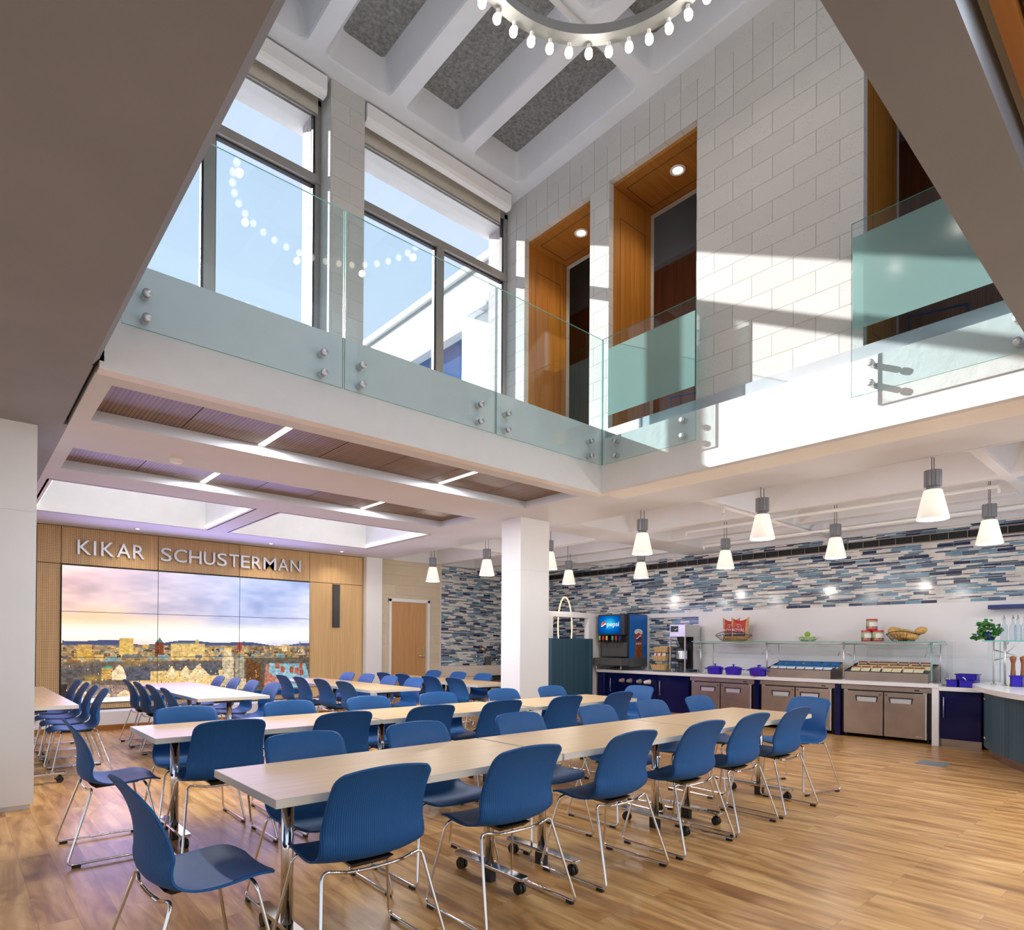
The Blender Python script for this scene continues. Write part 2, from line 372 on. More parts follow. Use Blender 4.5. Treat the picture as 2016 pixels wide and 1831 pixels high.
# mosaic of narrow strips (one mesh, four glazes)
def tiles(name, rect, plane, at, skip=(), seed=1, lab=None):
    rnd = random.Random(seed); mb = MB(); u0, u1, z0, z1 = rect; z = z0; row = 0
    hs = [.045, .010, .017, .010, .028, .010, .014]
    while z < z1-.003:
        hgt = min(hs[row % 7], z1-z); u = u0-rnd.random()*.2 if row % 7 else u0-.1*((row//7) % 2)
        while u < u1:
            L = .2 if hgt > .02 else rnd.choice((.15, .2, .2)); a, b_ = max(u, u0), min(u+L, u1); u += L
            if b_-a < .004 or any(a < s1 and b_ > s0 and z+hgt > t0 and z < t1 for s0, s1, t0, t1 in skip): continue
            k_ = rnd.choices(range(4), (.46, .24, .13, .17) if hgt > .02 else (.36, .2, .18, .26))[0]
            g = .0012
            if plane == 'X': mb.add([(at, a+g, z+g), (at, b_-g, z+g), (at, b_-g, z+hgt-g), (at, a+g, z+hgt-g)], [(3, 2, 1, 0)], k_)
            else: mb.add([(a+g, at, z+g), (b_-g, at, z+g), (b_-g, at, z+hgt-g), (a+g, at, z+hgt-g)], [(0, 1, 2, 3)], k_)
        z += hgt; row += 1
    return mb.build(name, [M['t0'], M['t1'], M['t2'], M['t3']])
for i, c in enumerate(((.74, .72, .69), (.17, .32, .44), (.085, .14, .21), (.02, .035, .09))): M['t%d' % i] = mat('glazed_strip_tile_%s' % ('cream', 'blue', 'slate', 'navy')[i], c, .14, var=.18, vs=5)
M['grout'] = mat('pale_grout', (.70, .68, .66), .8, var=.02)
g = struct(B((10.640, -2.6, 1.97), (10.66, 11.42, 3.2)).build('trim_2', M['grout'])); t = tiles('kitchen_tile', (-2.5, 11.42, 1.97, 3.2), 'X', 10.638, [(-2.5, 11.4, 2.855, 2.985)], 3); t.parent = g
t = tiles('passage_tile', (8.65, 11.42, .0, 1.97), 'X', 10.638, seed=5); t.parent = g
t = tiles('niche_tile', (6.5, 7.8, .83, 1.88), 'X', 10.652, seed=6); t.parent = g
g = struct(B((8.03, 11.402, .30), (10.64, 11.42, 3.2)).build('trim_3', M['grout'])); t = tiles('sink_wall_tile', (8.05, 10.64, .84, 3.06), 'Y', 11.40, seed=9); t.parent = g
t = tiles('low_tile', (8.7, 10.64, .0, .62), 'Y', 11.40, seed=10); t.parent = g
# white quartz lining of the kitchen wall with the opening behind the drinks counter
w = MB(); w.box((10.60, -2.6, .83), (10.659, 6.57, 1.969)).box((10.60, 6.57, 1.88), (10.659, 7.73, 1.969)).box((10.60, 7.73, .83), (10.659, 8.5, 1.969))
struct(w.build('trim_4', M['wallwhite']))
# air grille
g = MB(); g.box((10.60, -2.5, 2.86), (10.63, 11.3, 2.872), 1).box((10.60, -2.5, 2.968), (10.63, 11.3, 2.98), 1).box((10.636, -2.5, 2.86), (10.639, 11.3, 2.98), 0)
vent = thing('air_grille', (0, 0, 0), 'long dark linear air grille high on the mosaic kitchen wall', 'vent'); g.build('frame', [M['black'], M['steel']], vent)
g = MB()
for k_ in range(8): g.box((10.612, -2.5, 2.876+k_*.012), (10.628, 11.3, 2.880+k_*.012))
g.build('louver', M['black'], vent)
y = -2.4; m0 = None
while y < 11.3:
    if m0 is None: m0 = B((10.606, 0, 2.86), (10.632, .008, 2.98)).build('mullion', M['steel'], vent); mm = m0
    else: mm = m0.copy(); COL.objects.link(mm); mm.parent = vent
    mm.location.y = y; y += .225


# lower ceiling ---------------------------------------------------
def slab_holes(mb, x0, x1, y0, y1, holes, z0, z1, m=0):
    xs = sorted({x0, x1, *[h[0] for h in holes], *[h[1] for h in holes]}); ys = sorted({y0, y1, *[h[2] for h in holes], *[h[3] for h in holes]})
    for i in range(len(xs)-1):
        for j in range(len(ys)-1):
            cx, cy_ = (xs[i]+xs[i+1])/2, (ys[j]+ys[j+1])/2
            if not any(h[0] < cx < h[1] and h[2] < cy_ < h[3] for h in holes): mb.box((xs[i], ys[j], z0), (xs[i+1], ys[j+1], z1), m)
    return mb
REC = [(.785, 5.42, 4.95, 5.85), (.785, 5.40, 6.78, 7.66)]
SKY_ = [(.78, 2.87, 8.30, 10.30), (3.25, 5.59, 8.30, 10.30)]
c = MB(); WELL = [(a-.03, b_+.03, c_-.03, d_+.03) for a, b_, c_, d_ in SKY_]
slab_holes(c, .67, 6.62, 4.80, 11.47, REC+WELL, ZC, 3.20)
slab_holes(c, .67, 6.62, 6.6, 11.47, WELL, 3.20, 3.30)
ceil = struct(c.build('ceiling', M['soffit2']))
c = MB()   # left-hand plaster soffit with its chamfered edge, and the piece over the left column
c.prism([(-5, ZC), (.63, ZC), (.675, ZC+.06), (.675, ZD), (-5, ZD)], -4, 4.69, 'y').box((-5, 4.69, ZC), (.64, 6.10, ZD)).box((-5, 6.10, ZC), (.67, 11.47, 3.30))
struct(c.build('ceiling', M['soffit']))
struct(B((.64, 4.69, ZC+.05), (.70, 6.10, 3.3)).build('trim_5', M['dark']))
# near beam and the wood ceiling behind the camera side
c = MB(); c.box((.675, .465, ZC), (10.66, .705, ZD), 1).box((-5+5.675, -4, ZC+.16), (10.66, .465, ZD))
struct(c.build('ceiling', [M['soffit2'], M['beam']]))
c = MB(); nz = ZC+.10
for x0 in (.70, 3.10, 5.5, 7.9): c.box((x0, -3.9, nz), (x0+2.36, .36, nz+.03))
struct(c.build('trim_6', M['oakhole'])); struct(B((.675, .375, nz-.02), (10.66, .425, nz+.04)).build('trim_7', M['oakc']))
# fascias of the opening (slab edge A along X, slab edge B along Y)
c = MB(); c.box((.675, 4.69, ZC), (5.62, 4.80, ZD)).box((.675, 4.705, ZD), (5.60, 4.80, ZD+.004))
struct(c.build('trim_8', M['white']))
c = MB(); c.prism([(5.52, ZC+.02), (5.535, ZC), (5.9, ZC), (5.9, 3.68), (5.52, 3.68)], .705, 4.69, 'y')
struct(c.build('trim_9', M['concrete']))
struct(B((5.60, .705, 3.68), (5.64, 4.69, 3.82)).build('trim_10', M['curb']))
struct(B((.675, 4.80, 3.3), (5.7, 6.6, ZD)).build('floor', M['white']))
struct(B((5.9, -2, 3.62), (7.7, 7.25, ZD-.005)).build('floor', M['curb']))
# coffered slabs: rounded holes with sloping sides
def coffer(mb, cell, hole, r, z0, top, z1, k_=5, mt=1):
    cx0, cx1, cy0, cy1 = cell
    def loop(x0, x1, y0, y1, r, z):
        out = []
        for (ax_, ay, a0) in ((x1-r, y1-r, 0), (x0+r, y1-r, 90), (x0+r, y0+r, 180), (x1-r, y0+r, 270)):
            for i in range(k_+1):
                t = math.radians(a0+90*i/k_); out.append((ax_+r*math.cos(t), ay+r*math.sin(t), z))
        return out
    L0 = loop(*hole, r, z0); L1 = loop(hole[0]+.012, hole[1]-.012, hole[2]+.012, hole[3]-.012, r, z0+.02); L2 = loop(*top, r*.5, z1)
    n_ = len(L0); C = [(cx1, cy1, z0), (cx0, cy1, z0), (cx0, cy0, z0), (cx1, cy0, z0)]
    vs = L0+L1+L2+C; fs = []
    for i in range(n_):
        j = (i+1) % n_; fs += [(i, j, n_+j, n_+i), (n_+i, n_+j, 2*n_+j, 2*n_+i)]
    fs2 = []
    for q in range(4):
        for i in range(k_): fs2.append((3*n_+q, q*(k_+1)+i+1, q*(k_+1)+i))
        fs2.append((3*n_+q, 3*n_+(q+1) % 4, ((q+1) % 4)*(k_+1), q*(k_+1)+k_))
    mb.add(vs, fs, 0, False); mb.add(vs, fs2, 0); mb.add(L2, [tuple(range(n_))], mt)
# kitchen waffle slab
c = MB()
XS = [(6.62, 7.955, 6.66, 7.88), (7.955, 8.985, 8.03, 8.91), (8.985, 9.985, 9.06, 9.91), (9.985, 10.66, 10.09, 10.60)]
YS = [(-1.3, 1.415, -1.2, 1.37), (1.415, 4.07, 1.46, 4.0), (4.07, 6.42, 4.14, 6.09), (6.42, 9.06, 6.75, 9.0), (9.06, 11.47, 9.12, 11.35)]
for a0, a1, h0, h1 in XS:
    for b0, b1, g0, g1 in YS: coffer(c, (a0, a1, b0, b1), (h0, h1, g0, g1), .07, ZC, (h0+.12, h1-.12, g0+.14, g1-.14), 3.46, mt=0)
struct(c.build('ceiling', M['ribs'], fix=False))
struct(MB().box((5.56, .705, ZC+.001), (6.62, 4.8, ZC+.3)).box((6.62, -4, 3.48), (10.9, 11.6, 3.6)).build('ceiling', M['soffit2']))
# skylight wells
for i, (x0, x1, y0, y1) in enumerate(SKY_):
    c = MB(); t = .05; zt = 4.15
    for a, b_ in (((x0-t, y0-t), (x0, y1+t)), ((x1, y0-t), (x1+t, y1+t)), ((x0, y0-t), (x1, y0)), ((x0, y1), (x1, y1+t))): c.box((*a, ZC), (*b_, zt))
    w = struct(c.build('window_%d' % (i+3), M['white']))
    g = B((x0, y0, zt-.03), (x1, y1, zt-.02)).build('pane', M['glass'], w)
    for nm, xx, s_ in (('left', x0, 1), ('right', x1, -1)):
        B((xx, y0+.03, ZC+.03), (xx+s_*.018, y1-.03, ZC+.05)).build('light_strip', M['lens'], w)
# wood recess panels and their light strips
for k_, (x0, x1, y0, y1) in enumerate(REC):
    c = MB(); x = x0; js = [x0, 1.43, 2.65, 3.27, 3.9, 4.75, x1]
    for a, b_ in zip(js, js[1:]): c.box((a+.004, y0, ZC+.088), (b_-.004, y1, ZC+.11))
    struct(c.build('trim_%d' % (11+k_), M['slat']))
    for xc in (2.10, 4.10):
        q = thing('recessed_strip_light', (xc, (y0+y1)/2, ZC+.088), 'thin linear light set in the %s wooden ceiling recess, %s end' % (('nearer', 'farther')[k_], 'left' if xc < 3 else 'right'), 'light')
        hy = (y1-y0)/2; B((-.028, -hy+.01, -.004), (.028, hy-.01, 0)).build('lens', M['lens'], q)
        light('strip_light', 'AREA', (xc, (y0+y1)/2, ZC+.07), 48, (.95, .97, 1), shape='RECTANGLE', size=.05, size_y=2*hy-.05, aim=(0, 0, -1))

for i, (x, y0, y1) in enumerate(((2.06, -3.6, .33), (4.86, -3.6, .33), (7.66, -3.6, .33))):  # the two farther strips are unseen, added to brighten the lower room
    q = thing('recessed_strip_light', (x, (y0+y1)/2, ZC+.10), 'linear light in the perforated wood ceiling, %s' % ('at the top right picture corner', 'second one, added out of view as fill', 'farthest right one, added out of view as fill')[i], 'light'); hy = (y1-y0)/2
    B((-.035, -hy, -.004), (.035, hy, 0)).build('lens', M['lens'], q)
    light('strip_light', 'AREA', (x, (y0+y1)/2, ZC+.08), (40, 120, 150)[i], (.9, .95, 1), shape='RECTANGLE', size=.06, size_y=2*hy, aim=(0, 0, -1))
# ================================================================= UPPER LEVEL
ZU = 7.30
OPEN = [(4.964, 6.109), (3.527, 4.673), (.85, 1.955)]
w = MB(); ys = [-1.5, .85, 1.955, 3.527, 4.673, 4.964, 6.109, 6.56]
for a, b_ in ((-1.5, .85), (1.955, 3.527), (4.673, 4.964), (6.109, 6.56)): w.box((5.62, a, 3.82), (5.72, b_, 6.70), 0)
w.box((5.62, -1.5, 6.70), (5.72, 6.56, 7.11), 1).box((5.62, -1.5, 7.11), (5.72, 6.56, ZU+.4), 0)
struct(w.build('wall_block', [M['block'], M['blocks']]))
w = MB()
for a, b_ in ((-1.5, .85), (1.955, 3.527), (4.673, 4.964), (6.109, 7.2)): w.box((6.41, a, 3.8), (6.49, b_, 6.66), 0)
w.box((6.41, -1.5, 6.66), (6.49, 7.2, 7.9), 0)
struct(w.build('wall_hall', M['block']))
for i, (a, b_) in enumerate(OPEN):
    r = MB(); r.box((5.70, b_-.004, 3.8), (6.42, b_+.03, 6.68), 0).box((5.70, a-.03, 3.8), (6.42, a+.004, 6.68), 0)
    # panel seams of the reveal
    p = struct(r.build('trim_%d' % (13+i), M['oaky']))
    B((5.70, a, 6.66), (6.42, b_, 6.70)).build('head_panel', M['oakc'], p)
    s_ = MB()
    for z0, z1 in ((4.0, 6.35),):
        s_.box((5.82, b_-.006, z0), (5.824, b_-.0035, z1)).box((6.30, b_-.006, z0), (6.304, b_-.0035, z1)).box((5.82, b_-.006, z1), (6.304, b_-.0035, z1+.004)).box((5.82, b_-.006, z0), (6.304, b_-.0035, z0+.004))
    s_.box((5.82, a+.1, 6.656), (5.824, b_-.1, 6.6605)).box((6.30, a+.1, 6.656), (6.304, b_-.1, 6.6605)).box((5.82, b_-.1, 6.656), (6.304, b_-.096, 6.6605))
    s_.build('panel_seam', M['dark'], p)
    if i < 2:
        yc = (5.47, 4.02)[i]
        q = thing('downlight', (6.02, yc, 6.66), 'round recessed downlight glowing in the wooden head of the %s upper doorway' % ('left', 'middle')[i], 'light', group=None)
        MB().lathe([(.056, 0), (.085, 0), (.088, -.006), (.080, -.012), (.058, -.008), (.05, .03)], 28).build('trim_ring', M['white'], q)
        MB().lathe([(.0001, -.002), (.056, -.002)], 24).build('lens', M['downglow'], q)
        light('downlight_lamp', 'SPOT', (6.02, yc, 6.63), 35, (1, .86, .66), spot_size=2.3, spot_blend=.8, shadow_soft_size=.05, aim=(0, 0, -1))
# hall beyond the doorways
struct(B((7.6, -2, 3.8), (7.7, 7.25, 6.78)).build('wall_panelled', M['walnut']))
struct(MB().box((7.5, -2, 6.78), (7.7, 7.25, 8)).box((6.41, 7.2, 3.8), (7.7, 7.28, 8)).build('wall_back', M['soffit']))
struct(B((6.49, -2, 7.75), (7.7, 7.25, 7.85)).build('ceiling', M['acoustic']))
# upper waffle ceiling
c = MB(); XH = [(.87, 1.63), (1.79, 2.57), (2.75, 3.51), (3.71, 4.49), (4.67, 5.44)]; xc = [.78, 1.71, 2.66, 3.61, 4.58, 5.62]
YH = [(4.115, 6.04), (1.99, 3.94), (-.13, 1.82)]; yc = [(4.03, 6.56), (1.905, 4.03), (-.25, 1.905)]
for i, (a0, a1) in enumerate(XH):
    for (g0, g1), (b0, b1) in zip(YH, yc): coffer(c, (xc[i], xc[i+1], b0, b1), (a0, a1, g0, g1), .09, ZU, (a0+.17, a1-.11, g0+.2, g1-.08), 7.62)
c.box((-2.5, -1.2, ZU), (.78, 6.56, ZU+.3)).box((.78, -1.2, ZU), (5.7, -.25, ZU+.3))
struct(c.build('ceiling', [M['ribs'], M['acoustic']], fix=False))
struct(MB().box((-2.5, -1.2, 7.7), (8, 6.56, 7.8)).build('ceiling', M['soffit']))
MB().tube([(4.62, 4.05, ZU-.03), (2.6, 4.05, ZU-.03)], .02).tube([(4.62, 4.05, ZU-.03), (4.62, 4.05, ZU-.10)], .012).build('sprinkler_pipe', M['white'])
tag(bpy.data.objects['sprinkler_pipe'], 'white sprinkler pipe under the ribs of the high upper ceiling', 'pipe')
# columns between the windows and the two windows
struct(MB().box((2.93, 6.22, 3.8), (3.33, 6.62, ZU)).build('wall_window', M['blockc'], bevel=.008))
struct(MB().box((-2.5, 6.4, 3.8), (.45, 6.62, ZU)).box((.45, 6.62, 7.12), (5.9, 6.95, 7.9)).box((-3, 6.62, 3.3), (5.9, 6.7, 3.83)).build('wall_window', M['white']))
struct(MB().box((2.88, 6.6, 3.8), (3.38, 6.82, 7.15)).box((5.62, 6.56, 3.6), (5.9, 6.86, 7.15)).build('wall_brick', M['brick']))
def window(nm, x0, x1, mx, lab):
    w = MB(); y0, y1 = 6.46, 6.56; f = .055
    w.box((x0, y0, 3.83), (x0+f, y1, 7.2)).box((x1-f, y0, 3.83), (x1, y1, 7.2)).box((x0, y0, 7.14), (x1, y1, 7.3)).box((x0, y0, 3.80), (x1, y1, 3.90)).box((x0, y0-.015, 6.285), (x1, y1, 6.375))
    w.box((mx-.05, y0-.01, 3.85), (mx+.05, y1, 6.3))
    for a, b_, c_, d_ in ((x0+f, mx-.05, 3.9, 6.285), (mx+.05, x1-f, 3.9, 6.285), (x0+f, x1-f, 6.375, 7.14)):
        for q in ((a, a+.018, c_, d_), (b_-.018, b_, c_, d_), (a, b_, c_, c_+.018), (a, b_, d_-.018, d_)): w.box((q[0], y0+.03, q[2]), (q[1], y1-.02, q[3]), 1)
    o = struct(w.build(nm, [M['frame'], M['black']], bevel=0), lab)
    B((x0+f, 6.505, 3.9), (x1-f, 6.511, 7.14)).build('pane', M['glass'], o)
    return o
window('window_1', .45, 2.93, 1.81, 'tall dark-framed window left of the block column'); window('window_2', 3.33, 5.62, 4.51, 'tall dark-framed window right of the block column')
for i, (x0, x1, zb) in enumerate(((.45, 2.88, 7.08), (3.345, 5.46, 7.08))):
    q = thing('roller_blind', ((x0+x1)/2, 6.3, 7.1), 'roller blind pulled up into a white cassette over the %s upper window' % ('left', 'right')[i], 'blind'); hx = (x1-x0)/2
    m_ = MB(); m_.prism([(-.10, .02), (-.08, -.02), (.0, -.02), (.0, .17), (-.10, .17)], -hx, hx, 'x'); m_.build('cassette', M['white'], q)
    B((-hx, .125, -.09), (hx, .128, .10)).build('fabric', M['blind'] if 'blind' in M else M.setdefault('blind', mat('cream_blind_fabric', (.62, .58, .50), .8)), q)
    B((-hx, .118, -.115), (hx, .134, -.09)).build('hem_bar', M['frame'], q)
# ---- glass railing panels
def rail(x0, x1, z0, z1, axis, at, bolts, lab, film=None):
    L = x1-x0
    if axis == 'Y': q = thing('glass_railing', ((x0+x1)/2, at, z0), lab, 'railing', 0)
    else: q = thing('glass_railing', (at, (x0+x1)/2, z0), lab, 'railing', PI/2)
    h = L/2; t = .012; H_ = z1-z0; sgn = 1
    # local x along the panel, local y towards the slab edge (axis Y) or away (axis X)
    g = MB(); g.add([(-h, 0, 0), (h, 0, 0), (h, 0, H_), (-h, 0, H_)], [(0, 1, 2, 3)]).add([(-h, t, 0), (h, t, 0), (h, t, H_), (-h, t, H_)], [(3, 2, 1, 0)])
    g.quad((-h, 0, H_), (h, 0, H_), (h, t, H_), (-h, t, H_), 1).quad((-h, 0, 0), (-h, t, 0), (h, t, 0), (h, 0, 0), 1).quad((-h, 0, 0), (-h, 0, H_), (-h, t, H_), (-h, t, 0), 1).quad((h, 0, 0), (h, t, 0), (h, t, H_), (h, 0, H_), 1)
    g.build('glass_panel', [M['rail'], M['edge']], q)
    for bx in bolts:
        for bz in (3.597, 3.438):
            lx = bx-(x0+x1)/2
            d = 1 if axis == 'Y' else -1     # slab lies on +y locally for A, on -y for B
            o_ = MB(); o_.lathe([(0, 0), (.026, .0), (.028, .004), (.028, .014)], 20, (lx, -.016 if d > 0 else .028, bz-z0), ax=(0, d, 0))
            o_.lathe([(.024, .0), (.024, .052)], 20, (lx, t if d > 0 else 0, bz-z0), ax=(0, d, 0)); o_.build('standoff_bolt', M['alu'], q)
    if film:
        f0, f1, a, b_ = film; c0 = (x0+x1)/2
        MB().quad((f0-c0, t+.002, a-z0), (f1-c0, t+.002, a-z0), (f1-c0, t+.002, b_-z0), (f0-c0, t+.002, b_-z0)).build('frosted_film', M['film'], q)['label'] = 'frosted teal band across the glass'
    return q
rail(.78, 2.296, 3.36, 4.78, 'Y', 4.62, (.92, 2.137), 'clear glass railing panel at the left end of the far balcony edge')
rail(2.312, 3.882, 3.36, 4.78, 'Y', 4.62, (2.468, 3.705), 'clear glass railing panel, middle one of three on the far balcony edge')
rail(3.896, 5.458, 3.36, 4.78, 'Y', 4.62, (4.048, 5.28), 'clear glass railing panel meeting the inner balcony corner, before the windows')
rail(3.42, 4.61, 3.36, 4.78, 'X', 5.46, (4.443, 3.574), 'glass railing with frosted band before the middle upper doorway, at the corner', (3.43, 4.53, 3.895, 4.645))
rail(.715, 1.985, 3.36, 4.78, 'X', 5.46, (1.84, .912), 'glass railing with frosted band before the right upper doorway, beside the beam', (.72, 1.975, 3.90, 4.66))
# ---- ring chandelier
q = thing('ring_chandelier', (3.15, 2.68, 6.27), 'large grey ring chandelier with round bulbs hung over the opening', 'chandelier')
MB().lathe([(.945, -.005), (1.05, -.005), (1.05, .075), (.945, .075), (.945, -.005)], 96, sm=False).build('ring', M['ringgrey'] if 'ringgrey' in M else M.setdefault('ringgrey', mat('grey_ring_metal', (.22, .23, .235), .5, .2)), q)
bm_, sm_ = MB(), MB()
bm_.ball((.012, 0, -.072), .034, 14, sc=(1, 1, 1.12)); sm_.lathe([(.016, 0), (.016, -.025), (.024, -.045), (.030, -.055)], 12, (0, 0, 0))
bulb0 = bm_.build('bulb', M['bulbglow'], q); sock0 = sm_.build('socket', M['white'], bulb0)
for i in range(40):
    a = 2*PI*i/40+.03; o = bulb0 if i == 0 else bulb0.copy(); s0 = sock0 if i == 0 else sock0.copy()
    if i: COL.objects.link(o); COL.objects.link(s0); o.parent = q; s0.parent = o
    o.location = (1.035*math.cos(a), 1.035*math.sin(a), 0); o.rotation_euler = (0, 0, a)
wr = MB()
for i in range(4):
    a = PI/4+PI/2*i; wr.cyl((math.cos(a), math.sin(a), .05), (math.cos(a), math.sin(a), ZU-6.27), .0025, 5)
wr.build('suspension_wire', M['alu'], q)
for i in range(8):
    a = 2*PI*i/8; light('chandelier_glow', 'POINT', (3.15+1.03*math.cos(a), 2.68+1.03*math.sin(a), 6.08), 6, (1, .9, .78), shadow_soft_size=.035, specular_factor=.2)
# ---- outside: neighbouring wing
w = MB(); w.box((7.0, 7.3, 3.8), (7.3, 9.3, 8.05)).box((7.0, 11.4, 3.8), (7.3, 26, 8.05)).box((7.0, 9.3, 7.15), (7.3, 11.4, 8.05)); 
o = tag(w.build('white_building_wing', M['white']), 'white panelled building wing seen through the right upper window', 'building')
MB().box((6.93, 7.3, 8.12), (7.5, 26, 8.24)).build('roof_edge', M['panel'], o); MB().box((7.0, 7.3, 8.05), (7.5, 26, 8.12)).build('eave_shadow_gap', M['frame'], o)
MB().box((7.2, 9.3, 3.8), (7.25, 11.4, 7.15)).build('window_pane', mat('blue_outside_glass', (.05, .12, .28), .05, .3, var=0), o)
s_ = MB()
for z in (4.4, 5.6, 6.8): s_.box((6.996, 7.3, z), (7.001, 9.3, z+.012))
for y in (8.2, 9.29, 12.6, 15.6, 18): s_.box((6.996, y, 3.8), (7.001, y+.012, 8.05))
s_.build('panel_seam', M['alu'], o)
q = thing('floodlight', (7.0, 8.0, 7.25), 'grey floodlight fixed on the white building wing outside', 'light')
B((-.06, -.12, -.10), (0, .12, .1)).build('wall_box', M['alu'], q); B((-.10, .12, -.02), (-.04, .45, .05)).build('arm', M['alu'], q)
MB().prism([(-.16, .42), (.0, .42), (.02, .95), (-.18, 1.0)], -.03, .08, 'z').build('lamp_head', M['alu'], q)
B((-.14, .62, -.034), (-.02, .92, -.03)).build('lens', M['white'], q)

struct(MB().box((-2.6, -1.3, 3.8), (-2.5, 6.6, 7.8)).box((-2.6, -1.3, 3.8), (7.7, -1.2, 4.1)).box((-2.6, -1.3, 7.3), (7.7, -1.2, 7.8)).box((5.6, -1.3, 4.1), (7.7, -1.2, 7.3)).box((-2.6, -1.3, 4.1), (-2.3, -1.2, 7.3)).build('wall_unseen_near', M['block']))  # unseen walls, added with their opening to set the light upstairs
# ================================================================= COLUMNS
def column(x0, x1, y0, y1, lab, base=.04, seam=2.36):
    o = MB(); o.box((x0, y0, base), (x1, y1, seam)).box((x0, y0, seam+.004), (x1, y1, ZC))
    o = o.build('column', M['panel']); tag(o, lab, 'column', kind='structure')
    MB().box((x0+.02, y0+.02, 0), (x1-.02, y1-.02, base)).box((x0+.004, y0+.004, seam-.001), (x1-.004, y1-.004, seam+.005)).build('plinth', M['white'], o)
column(-.30, .49, 6.268, 7.0, 'white clad column at the left edge by the video wall seating')
column(5.725, 6.27, 6.268, 6.66, 'white clad column standing between the dining tables and the kitchen', seam=2.345)
column(6.165, 6.52, 11.31, 11.5, 'slim white clad column between the oak panelling and the door', .01, 2.3)

# ================================================================= CHAIRS
blue = mat('blue_polypropylene', (.013, .098, .295), .5, var=.05, vs=20, spec=.3)
rib = bpy.data.materials.new('blue_ribbed_back'); n, b = bsdf(rib, (.013, .098, .295), .5, 0, .3)
tc = N(n, 'TexCoord'); wv = N(n, 'TexWave', Scale=1.0); wv.bands_direction = 'X'; n.links.new(mapping(n, tc.outputs['Object'], (34, 1, 1)), wv.inputs['Vector'])
bp = N(n, 'Bump', Strength=.5, Distance=.004); n.links.new(wv.outputs['Fac'], bp.inputs['Height']); n.links.new(bp.outputs[0], b.inputs['Normal'])
PR = [(0, -.252, .838), (0, -.232, .808), (0, -.206, .757), (0, -.188, .695), (0, -.180, .635), (0, -.181, .575), (0, -.181, .525), (0, -.164, .480), (0, -.122, .456), (0, -.06, .446), (0, .02, .446), (0, .10, .453), (0, .165, .457), (0, .215, .448), (0, .250, .430)]
NV, NU = 44, 18
prof = cat_rom(PR, NV)
def shell():
    front, back = [], []
    L = [0]
    for i in range(NV): L.append(L[-1]+(prof[i+1]-prof[i]).length)
    tot = L[-1]
    wk = [(0, .222), (.10, .222), (.22, .225), (.36, .234), (.46, .240), (.60, .240), (.80, .232), (1, .220)]
    def wid(t):
        for (a, p), (b_, q) in zip(wk, wk[1:]):
            if t <= b_: return p+(q-p)*(t-a)/(b_-a)
        return wk[-1][1]
    def pt(i, u):
        t = L[i]/tot; w = wid(t)
        for d, r in ((L[i], .065), (tot-L[i], .080)):
            if d < r: w -= r-math.sqrt(max(0, r*r-(r-d)**2))
        p = prof[i]; back_ = max(0, min(1, (.62-t)/.25)); hip = math.exp(-((t-.44)/.16)**2)
        au = abs(u)
        return Vector((w*u, p.y+.050*back_*au**2.2*min(1, L[i]/.28)**1.3, p.z+.010*(1-au**2)*max(0, 1-L[i]/.12)+.024*hip*au**2.5+.010*(1-back_)*au**2))
    G = [[pt(i, -1+2*j/NU) for j in range(NU+1)] for i in range(NV+1)]
    T = .0085; O = []
    for i in range(NV+1):
        row = []
        for j in range(NU+1):
            a = G[min(i+1, NV)][j]-G[max(i-1, 0)][j]; b_ = G[i][min(j+1, NU)]-G[i][max(j-1, 0)]
            nn = a.cross(b_); nn = nn.normalized() if nn.length > 1e-9 else Vector((0, 0, 1))
            row.append(G[i][j]+nn*T)
        O.append(row)
    mb = MB(); k_ = NU+1; vs = [p for r in G for p in r]+[p for r in O for p in r]; off = (NV+1)*k_
    # decide which side is the sitting side
    up_ = (O[30][9]-G[30][9]).z > 0
    f1 = [(i*k_+j, i*k_+j+1, (i+1)*k_+j+1, (i+1)*k_+j) for i in range(NV) for j in range(NU)]
    f2 = [tuple(off+q for q in f[::-1]) for f in f1]
    rim = []
    for i in range(NV):
        rim += [(i*k_, (i+1)*k_, off+(i+1)*k_, off+i*k_), ((i+1)*k_+NU, i*k_+NU, off+i*k_+NU, off+(i+1)*k_+NU)]
    for j in range(NU):
        rim += [(j+1, j, off+j, off+j+1), (NV*k_+j, NV*k_+j+1, off+NV*k_+j+1, off+NV*k_+j)]
    mb.v = [tuple(p) for p in vs]; mb.f = [list(f) for f in f1+f2+rim]
    mb.m = [1 if up_ else 0]*len(f1)+[0 if up_ else 1]*len(f2)+[0]*len(rim); mb.s = [True]*(len(f1)+len(f2))+[False]*len(rim)
    return mb
